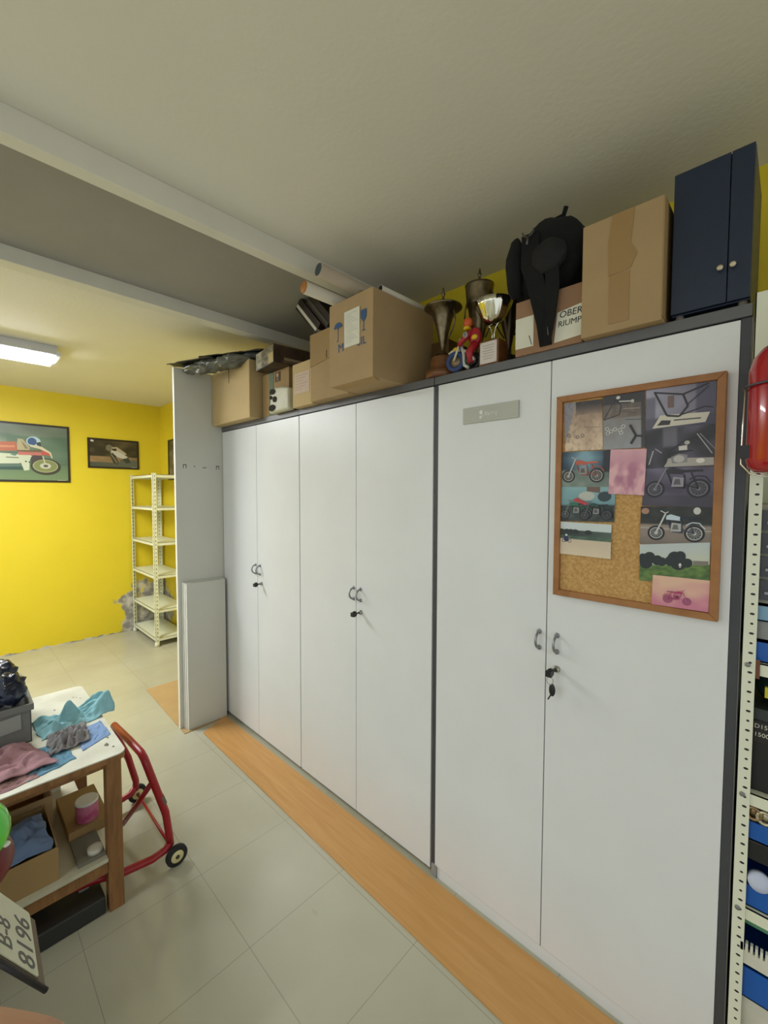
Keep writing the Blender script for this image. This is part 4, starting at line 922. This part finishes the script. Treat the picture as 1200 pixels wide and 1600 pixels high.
# fire extinguisher
t = thing('fire_extinguisher', 'red fire extinguisher hung in a wire bracket at the rack post', 'fire extinguisher', (2.790, -.085, 1.575))
ex, ey = 2.783, -.085
MB().lathe([(.02, 1.578), (.045, 1.582), (.058, 1.594), (.061, 1.61), (.061, 1.80), (.055, 1.825), (.040, 1.845), (.020, 1.858), (.016, 1.87), (.016, 1.885)], (ex, ey, 0), 40).build('cylinder', redGloss, t)
MB().box(ex - .02, ex + .02, ey - .012, ey + .012, 1.885, 1.915).tube([(ex - .03, ey, 1.905), (ex + .05, ey, 1.93)], .006, 8).tube([(ex - .02, ey, 1.925), (ex + .06, ey, 1.955)], .006, 8).build('valve', mat('valve_grey', (96, 96, 120), .4, .5), t)
wr = .0018; L = []
MB().tube([(ex + .068 * math.cos(a), ey + .068 * math.sin(a), 1.765) for a in [2 * PI * k / 32 for k in range(33)]], .0025, 8, cap=False).build('bracket_ring', mat('bracket_grey', (90, 88, 100), .4, .6), t)
MB().tube([(ex - .064, ey - .020, 1.765), (ex - .066, ey - .022, 1.68), (ex - .067, ey - .022, 1.60), (ex - .05, ey - .03, 1.578), (ex - .025, ey - .035, 1.572), (ex + .01, ey - .03, 1.576)], wr, 8).build('bracket_wire', mat('zinc_wire', (216, 214, 204), .25, .9), t)
MB().box(ex - .068, ex - .050, ey - .030, ey - .012, 1.612, 1.64).build('strap_clip', blackP, t)

# ------------------------------------------------------------------ work bench
t = thing('workbench', 'low wooden bench with worn white top, left of the aisle', 'bench', (.72, -1.4, 0))
bx0, bx1, by0, by1, bz = .345, 1.092, -1.95, -.888, .60
tp = MB(); rr = .028; pts = []
for cx, cy, a0 in ((bx1 - rr, by1 - rr, 0), (bx0 + rr, by1 - rr, 90), (bx0 + rr, by0 + rr, 180), (bx1 - rr, by0 + rr, 270)):
    for k in range(6): a = math.radians(a0 + k * 18); pts.append((cx + rr * math.cos(a), cy + rr * math.sin(a), bz - .004))
tp.prism(pts, (0, 0, .004)).build('white_top', whiteWorn, t)
MB().prism([(p[0] + (.72 - p[0]) * .002, p[1], bz - .024) for p in pts], (0, 0, .020)).build('top_board', benchW, t)
MB().box(bx0 + .06, bx1 - .045, by0 + .04, by1 - .055, bz - .06, bz - .024).build('apron', benchW, t)
for x0, x1, y0, y1 in ((1.010, 1.056, -.945, -.897), (.42, .466, -.945, -.897), (1.010, 1.056, -1.9, -1.852), (.42, .466, -1.9, -1.852)):
    MB().box(x0, x1, y0, y1, 0, bz - .024).build('leg', benchW, t, bevel=.002)
MB().box(.44, 1.058, -1.88, -.946, .196, .210).build('lower_shelf', mat('dirty_white_board', (196, 192, 166), .6, var=.08), t)
MB().box(1.02, 1.05, -1.852, -.946, .15, .196).build('rail', benchW, t)
chips = MB()
for x, y, r in ((1.00, -.93, .012), (.95, -.915, .006), (.60, -.96, .008), (.62, -.94, .006), (.66, -.95, .009), (.68, -.93, .005), (.47, -.94, .005), (.48, -.93, .004), (.55, -1.02, .006), (1.03, -.915, .006), (.5, -.92, .004)):
    chips.prism([(x + r * math.cos(a) * (1 + .4 * math.sin(a * 3)), y + r * .6 * math.sin(a), bz) for a in [2 * PI * k / 9 for k in range(9)]], (0, 0, .0003))
chips.build('paint_chips', mat('chip_dark', (110, 104, 90), .7), t)
z = bz + .0005
cloth('cloth', [(.80, -1.095), (.62, -1.105), (.60, -.855), (.75, -.845)], z, .030, teal, 3, 'bright teal cloth draped in high folds across the white bench top', ridges=((.45, .42, .13, .075), (.35, .97, .22, .075), (.8, .97, .2, .05), (.8, .1, .12, .03), (.2, .2, .1, .03)), nx=50, ny=60, freq=4)
cloth('cloth', [(.955, -1.09), (.80, -1.08), (.775, -.955), (.93, -.965)], z + .006, .040, greyC, 5, 'crumpled grey cloth in front of the teal cloth')
cloth('cloth', [(.985, -1.00), (.83, -1.00), (.79, -.905), (.93, -.90)], z, .008, blueC, 8, 'pale blue folded cloth under the teal cloth, towards the bench corner', wob=.1)
cloth('cloth', [(1.055, -1.16), (.86, -1.16), (.85, -1.05), (1.02, -1.025)], z, .010, denim, 11, 'steel blue cloth spread between the grey and mauve cloths')
cloth('cloth', [(1.03, -1.40), (.80, -1.42), (.79, -1.14), (1.02, -1.075)], z + .012, .046, mauve, 13, 'large mauve cloth on the near side of the bench', wob=.4, freq=4)
cloth('cloth', [(1.08, -1.30), (.98, -1.30), (.98, -1.13), (1.05, -1.13)], z, .010, mat('rose_cloth', (196, 158, 156), .9, rgb2=(140, 100, 106), scale=12), 17, 'rose and brown striped cloth at the front bench edge')
cloth('cloth', [(1.085, -1.36), (1.0, -1.36), (1.0, -1.24), (1.06, -1.24)], z + .012, .008, darkC, 19, 'dark navy scrap of cloth beneath the mauve cloth')
# grey bin with blue bags
t = thing('plastic_bin', 'grey plastic bin on the bench, dark blue bags heaped in it', 'bin', (.56, -1.27, bz + .001))
q = MB(); x0, x1, y0, y1 = .42, .775, -1.42, -1.118; zz = bz + .001
q.box(x0, x1, y0, y1, zz, zz + .006)
for a in ((x0, x1, y0, y0 + .005), (x0, x1, y1 - .005, y1), (x0, x0 + .005, y0, y1), (x1 - .005, x1, y0, y1)): q.box(*a, zz, zz + .145)
q.build('bin_body', binG, t, bevel=.002)
MB().box(x0 - .008, x1 + .008, y0 - .008, y0 + .002, zz + .122, zz + .146).box(x0 - .008, x1 + .008, y1 - .002, y1 + .008, zz + .122, zz + .146).box(x1 - .002, x1 + .008, y0, y1, zz + .122, zz + .146).box(x0 - .008, x0 + .002, y0, y1, zz + .122, zz + .146).build('rim', binG, t, bevel=.002)
MB().prism([(x1 + .0005, y1 - .03, zz + .06), (x1 + .0005, y1 - .24, zz + .04), (x1 + .0005, y1 - .24, zz + .09), (x1 + .0005, y1 - .03, zz + .115)], (.002, 0, 0)).build('pale_panel', mat('pale_grey_label', (150, 152, 148), .5), t)
for i, (c, r_, lab) in enumerate((((.705, -1.175, .790), (.060, .050, .060), 'rolled dark blue plastic bag on the front edge of the grey bin'), ((.585, -1.20, .81), (.060, .065, .062), 'tallest dark blue crumpled bag, behind the rolled one in the grey bin'), ((.66, -1.315, .78), (.070, .068, .06), 'dark blue bag at the near side of the grey bin'))):
    q = MB(); q.blob(c, r_, .16, 2.4, 4, 20 + i)
    for v in q.bm.verts:
        p = v.co - Vector(c); v.co = Vector(c) + p * (1 + .045 * math.sin(14 * (p.x * .4 + p.z) / .05 + 3 * noise.noise(v.co * 20)))
    tag(q.build('plastic_bag', bagBlue), lab, 'bag', 'dark blue bags in the grey bin')
# bench shelf contents
sz = .2105
def openbox(x0, x1, y0, y1, z0, z1, m, label, th=.004):
    t = thing('cardboard_box', label, 'box', ((x0 + x1) / 2, (y0 + y1) / 2, z0), 'cardboard boxes in and under the bench')
    q = MB().box(x0, x1, y0, y1, z0, z0 + th)
    for a in ((x0, x1, y0, y0 + th), (x0, x1, y1 - th, y1), (x0, x0 + th, y0 + th, y1 - th), (x1 - th, x1, y0 + th, y1 - th)): q.box(*a, z0 + th, z1)
    q.build('carton', m, t); return t
openbox(.76, 1.035, -1.40, -1.085, sz, .325, card2, 'open cardboard box of blue rags on the lower bench shelf')
cloth('rag', [(1.02, -1.38), (.79, -1.38), (.79, -1.10), (1.02, -1.10)], .315, .05, mat('blue_rag', (116, 138, 176), .9, var=.1), 23, 'pale blue rags heaped in the open box on the bench shelf', 'rag', ridges=((.4, .7, .3, .05),), freq=4)
openbox(.50, .745, -1.40, -1.06, sz, .345, card, 'open cardboard box behind the rag box on the bench shelf')
tag(MB().box(.62, .885, -1.034, -.900, sz, .250).build('cardboard_tray', card2, bevel=.002), 'low brown carton under the pink tin, back of the bench shelf', 'box')
tag(MB().box(.888, 1.036, -1.032, -.948, sz, .222).build('grey_tray', mat('grey_card', (122, 118, 104), .7), bevel=.001), 'flat grey card lying at the end of the lower bench shelf', 'card')
t = thing('paint_tin', 'round tin with pink label and white lid on the bench shelf', 'tin', (.74, -.955, .251))
MB().lathe([(.036, .251), (.037, .253), (.037, .318), (.036, .32)], (.836, -.966, 0), 32).build('tin_body', mat('pink_label', (176, 44, 110), .35, rgb2=(206, 130, 160), scale=22), t)
MB().lathe([(.0385, .318), (.0385, .326), (.035, .327)], (.836, -.966, 0), 32).build('lid', edgeM, t)
tag(MB().lathe([(.010, 0), (.024, 0), (.024, .016), (.010, .016)], (1.005, -.975, .2225), 20).build('tape_roll', mat('white_roll', (206, 202, 188), .6)), 'small white tape roll on the grey card beside the bench leg', 'tape roll')
tag(MB().prism([(.60, -1.20, .3455), (.60, -1.05, .3455), (.60, -1.06, .50), (.60, -1.19, .47)], (.02, 0, 0)).build('red_panel', redEn), 'dark red panel standing behind the rag box under the bench', 'panel')
tag(MB().box(.485, .498, -1.20, -1.0, sz, .50).build('pale_board', whiteWorn), 'pale board standing at the back of the bench shelf', 'board')
openbox(.62, .90, -1.36, -1.10, 0, .17, card2, 'closed-in brown box on the floor beneath the bench')
t = thing('tool_case', 'flat black case on the floor under the bench', 'case', (.98, -1.04, 0))
MB().box(.915, 1.048, -1.155, -.955, 0, .065).build('case_body', mat('charcoal_case', (42, 42, 40), .5), t, bevel=.005); MB().box(.935, .965, -1.02, -.99, .065, .070).build('latch', cabGreyL, t)

# ------------------------------------------------------------------ paddock stand
t = thing('paddock_stand', 'red tubular motorcycle paddock stand on small wheels beyond the bench', 'stand', (.78, -.8, 0))
r = .0145
MB().tube([(.990, -.712, .075), (.990, -.716, .12), (.990, -.728, .22), (.992, -.762, .34), (.992, -.790, .44), (.985, -.800, .478), (.955, -.803, .492), (.80, -.803, .478), (.56, -.803, .45), (.53, -.80, .43), (.52, -.785, .37), (.52, -.74, .25), (.525, -.71, .12), (.525, -.712, .075)], r, 14).build('lifting_frame', redEn, t)
MB().tube([(.990, -.712, .09), (.990, -.73, .065), (.988, -.78, .055), (.985, -.88, .066), (.975, -.98, .095), (.96, -1.22, .125)], r, 14).build('floor_arm', redEn, t)
MB().tube([(.525, -.712, .09), (.525, -.73, .065), (.53, -.80, .055), (.54, -1.05, .055), (.55, -1.25, .06)], r, 14).build('floor_arm', redEn, t)
MB().tube([(.990, -.775, .375), (.88, -.80, .24), (.76, -.825, .10), (.60, -.84, .06)], .0105, 12).build('brace', redEn, t)
MB().tube([(.525, -.702, .045), (1.02, -.702, .045)], .006, 10).build('axle', redEn, t)
MB().tube([(.9895, -.737, .262), (.9905, -.749, .30)], .0152, 14).build('grey_band', mat('scraped_band', (104, 92, 80), .5), t)
for x in (1.022, .505):
    w_ = MB().lathe([(.022, -.011), (.036, -.011), (.0415, -.007), (.0415, .007), (.036, .011), (.022, .011)], (x, -.700, .042), 28, (1, 0, 0)).build('wheel', rubber, t)
    MB().lathe([(.004, -.0125), (.024, -.012), (.026, -.008), (.026, .008), (.024, .012), (.004, .0125)], (x, -.700, .042), 20, (1, 0, 0)).build('hub', hubY, w_)
    MB().lathe([(.002, -.016), (.008, -.015), (.008, .015), (.002, .016)], (x, -.700, .042), 12, (1, 0, 0)).build('axle_nut', mat('axle_grey', (70, 66, 56), .4, .5), w_)

# ------------------------------------------------------------------ motorcycle at the left edge
t = thing('motorcycle', 'rear of a green and red motorcycle with number plate, left edge', 'motorcycle', (1.46, -1.7, 0))
def lobe(c, ry, rx, rz, m, name):
    q = MB(); R = []
    n = 24
    for i in range(15):
        u = i / 14; yy = c[1] - ry * 2 * u; k = math.sqrt(max(0.0004, 1 - (1 - u * 2.0) ** 2)) if u < .5 else 1.0 + (u - .5) * .4
        R.append([Vector((c[0] + rx * k * math.cos(2 * PI * j / n), yy, c[2] + rz * k * math.sin(2 * PI * j / n) + .05 * u)) for j in range(n)])
    q.ring_tube(R); return q.build(name, m, t)
for c, rr_, m_, nm in (((1.46, -1.318, .738), (.085, .090, .082), greenF, 'tail_fairing'), ((1.46, -1.318, .668), (.092, .094, .074), redF, 'rear_cowl')):
    q = MB(); q.blob(c, rr_, 0, 1, 4)
    for v in q.bm.verts:
        if v.co.y < c[1]: v.co.y = c[1] + (v.co.y - c[1]) * 5; v.co.z += (c[1] - v.co.y) * .12
    q.build(nm, m_, t)
MB().blob((1.49, -1.242, .705), (.008, .010, .006)).build('rear_reflector', edgeM, t)
P0_ = Vector((1.5705, -1.198, .400)); ex_ = Vector((-.9998, .0235, 0)).normalized(); ey_ = Vector((-.015, -.5, .866)).normalized(); ez_ = ex_.cross(ey_)
Mp = frame_matrix(P0_, ex_, ey_)
pb = MB(); pts = []
for cx, cy, a0 in ((.205, .01, -90), (.205, .150, 0), (.01, .150, 90), (.01, .01, 180)):
    for k in range(5): a = math.radians(a0 + k * 22.5); pts.append(Mp @ Vector((cx + .008 * math.cos(a), cy + .008 * math.sin(a), 0)))
pn = pb.prism(pts, ez_ * .002).build('number_plate', plateM, t)
lt = MB(); lt.text('8196', .082, Mp @ Matrix.Translation((.012, .012, .0024)), .0004).text('B-8', .07, Mp @ Matrix.Translation((.03, .088, .0024)), .0004); lt.build('plate_characters', mat('plate_ink', (96, 96, 92), .6), pn)
MB().box(-.004, .216, -.030, .004, -.012, -.003, Mp).box(.0, .212, .0, .15, -.008, -.001, Mp).build('plate_holder', mat('holder_pinkish', (108, 96, 78), .6), t, bevel=.002)
MB().tube([Mp @ Vector((-.006, -.034, -.006)), Mp @ Vector((-.006, .16, -.008))], .006, 10).build('plate_stay', mat('stay_dark', (34, 30, 34), .5), t)
MB().lathe([(.20, -.055), (.26, -.055), (.298, -.035), (.305, 0), (.298, .035), (.26, .055), (.20, .055)], (1.46, -1.565, .3055), 48, (1, 0, 0)).build('rear_tyre', rubber, t)
MB().lathe([(.03, -.03), (.195, -.045), (.204, -.045), (.204, .045), (.195, .045), (.03, .03)], (1.46, -1.565, .3055), 40, (1, 0, 0)).build('wheel_rim', metalG, t)
MB().tube([(1.46, -1.60, .64), (1.46, -1.40, .58), (1.46, -1.29, .50)], [.05, .04, .02], 12).build('mudguard_arm', rubber, t)
MB().tube([(1.36, -1.60, .305), (1.37, -1.9, .36), (1.40, -2.2, .45)], .022, 12).tube([(1.56, -1.60, .305), (1.55, -1.9, .36), (1.52, -2.2, .45)], .022, 12).build('swing_arm', metalG, t)
MB().blob((1.46, -1.95, .80), (.12, .30, .06)).build('seat', blackP, t)

# ------------------------------------------------------------------ the hand at the bottom left corner
t = thing('person', 'person holding up a hand, one bare fingertip at the bottom left', 'person', (2.66, -1.36, 1.36))
O_ = Vector((2.7956, -1.3129, 1.5341))
def hp(u, v, d=.095): return O_ + R_ * ((u - 600) / 657.6 * d) + U_ * (-(v - 800) / 657.6 * d) + F_ * d
V = [hp(-900, 2150, .11), hp(-620, 1900, .10)]; rad = [.026, .024]; E = [(0, 1)]
def chain(start, pts, rs):
    k = start
    for p, r_ in zip(pts, rs): V.append(p); rad.append(r_); E.append((k, len(V) - 1)); k = len(V) - 1
V.append(hp(-520, 1800, .10)); rad.append(.019); E.append((1, 2))
chain(2, [hp(-330, 1690, .097), hp(-190, 1658), hp(-40, 1658), hp(96, 1676)], [.0115, .0095, .0088, .0078])
chain(2, [hp(-330, 1830, .10), hp(-190, 1800, .10), hp(-110, 1850, .10), hp(-170, 1920, .10)], [.0115, .009, .0085, .0075])
chain(2, [hp(-370, 1930, .103), hp(-250, 1920, .105), hp(-190, 1980, .105), hp(-260, 2040, .105)], [.011, .0088, .008, .0072])
chain(1, [hp(-440, 2030, .11), hp(-330, 2040, .11), hp(-290, 2100, .11), hp(-350, 2150, .11)], [.010, .008, .0072, .0065])
chain(1, [hp(-600, 1740, .09), hp(-500, 1650, .088), hp(-400, 1610, .088)], [.0125, .0105, .009])
me = bpy.data.meshes.new('hand'); me.from_pydata([tuple(p) for p in V], E, []); me.materials.append(skin)
hand = bpy.data.objects.new('hand', me); COL.objects.link(hand); hand.parent = t; hand.location = -t.location
sk = hand.modifiers.new('skin', 'SKIN')
for i, r_ in enumerate(rad): me.skin_vertices[0].data[i].radius = (r_, r_)
me.skin_vertices[0].data[0].use_root = True
sb = hand.modifiers.new('sub', 'SUBSURF'); sb.levels = 2; sb.render_levels = 2
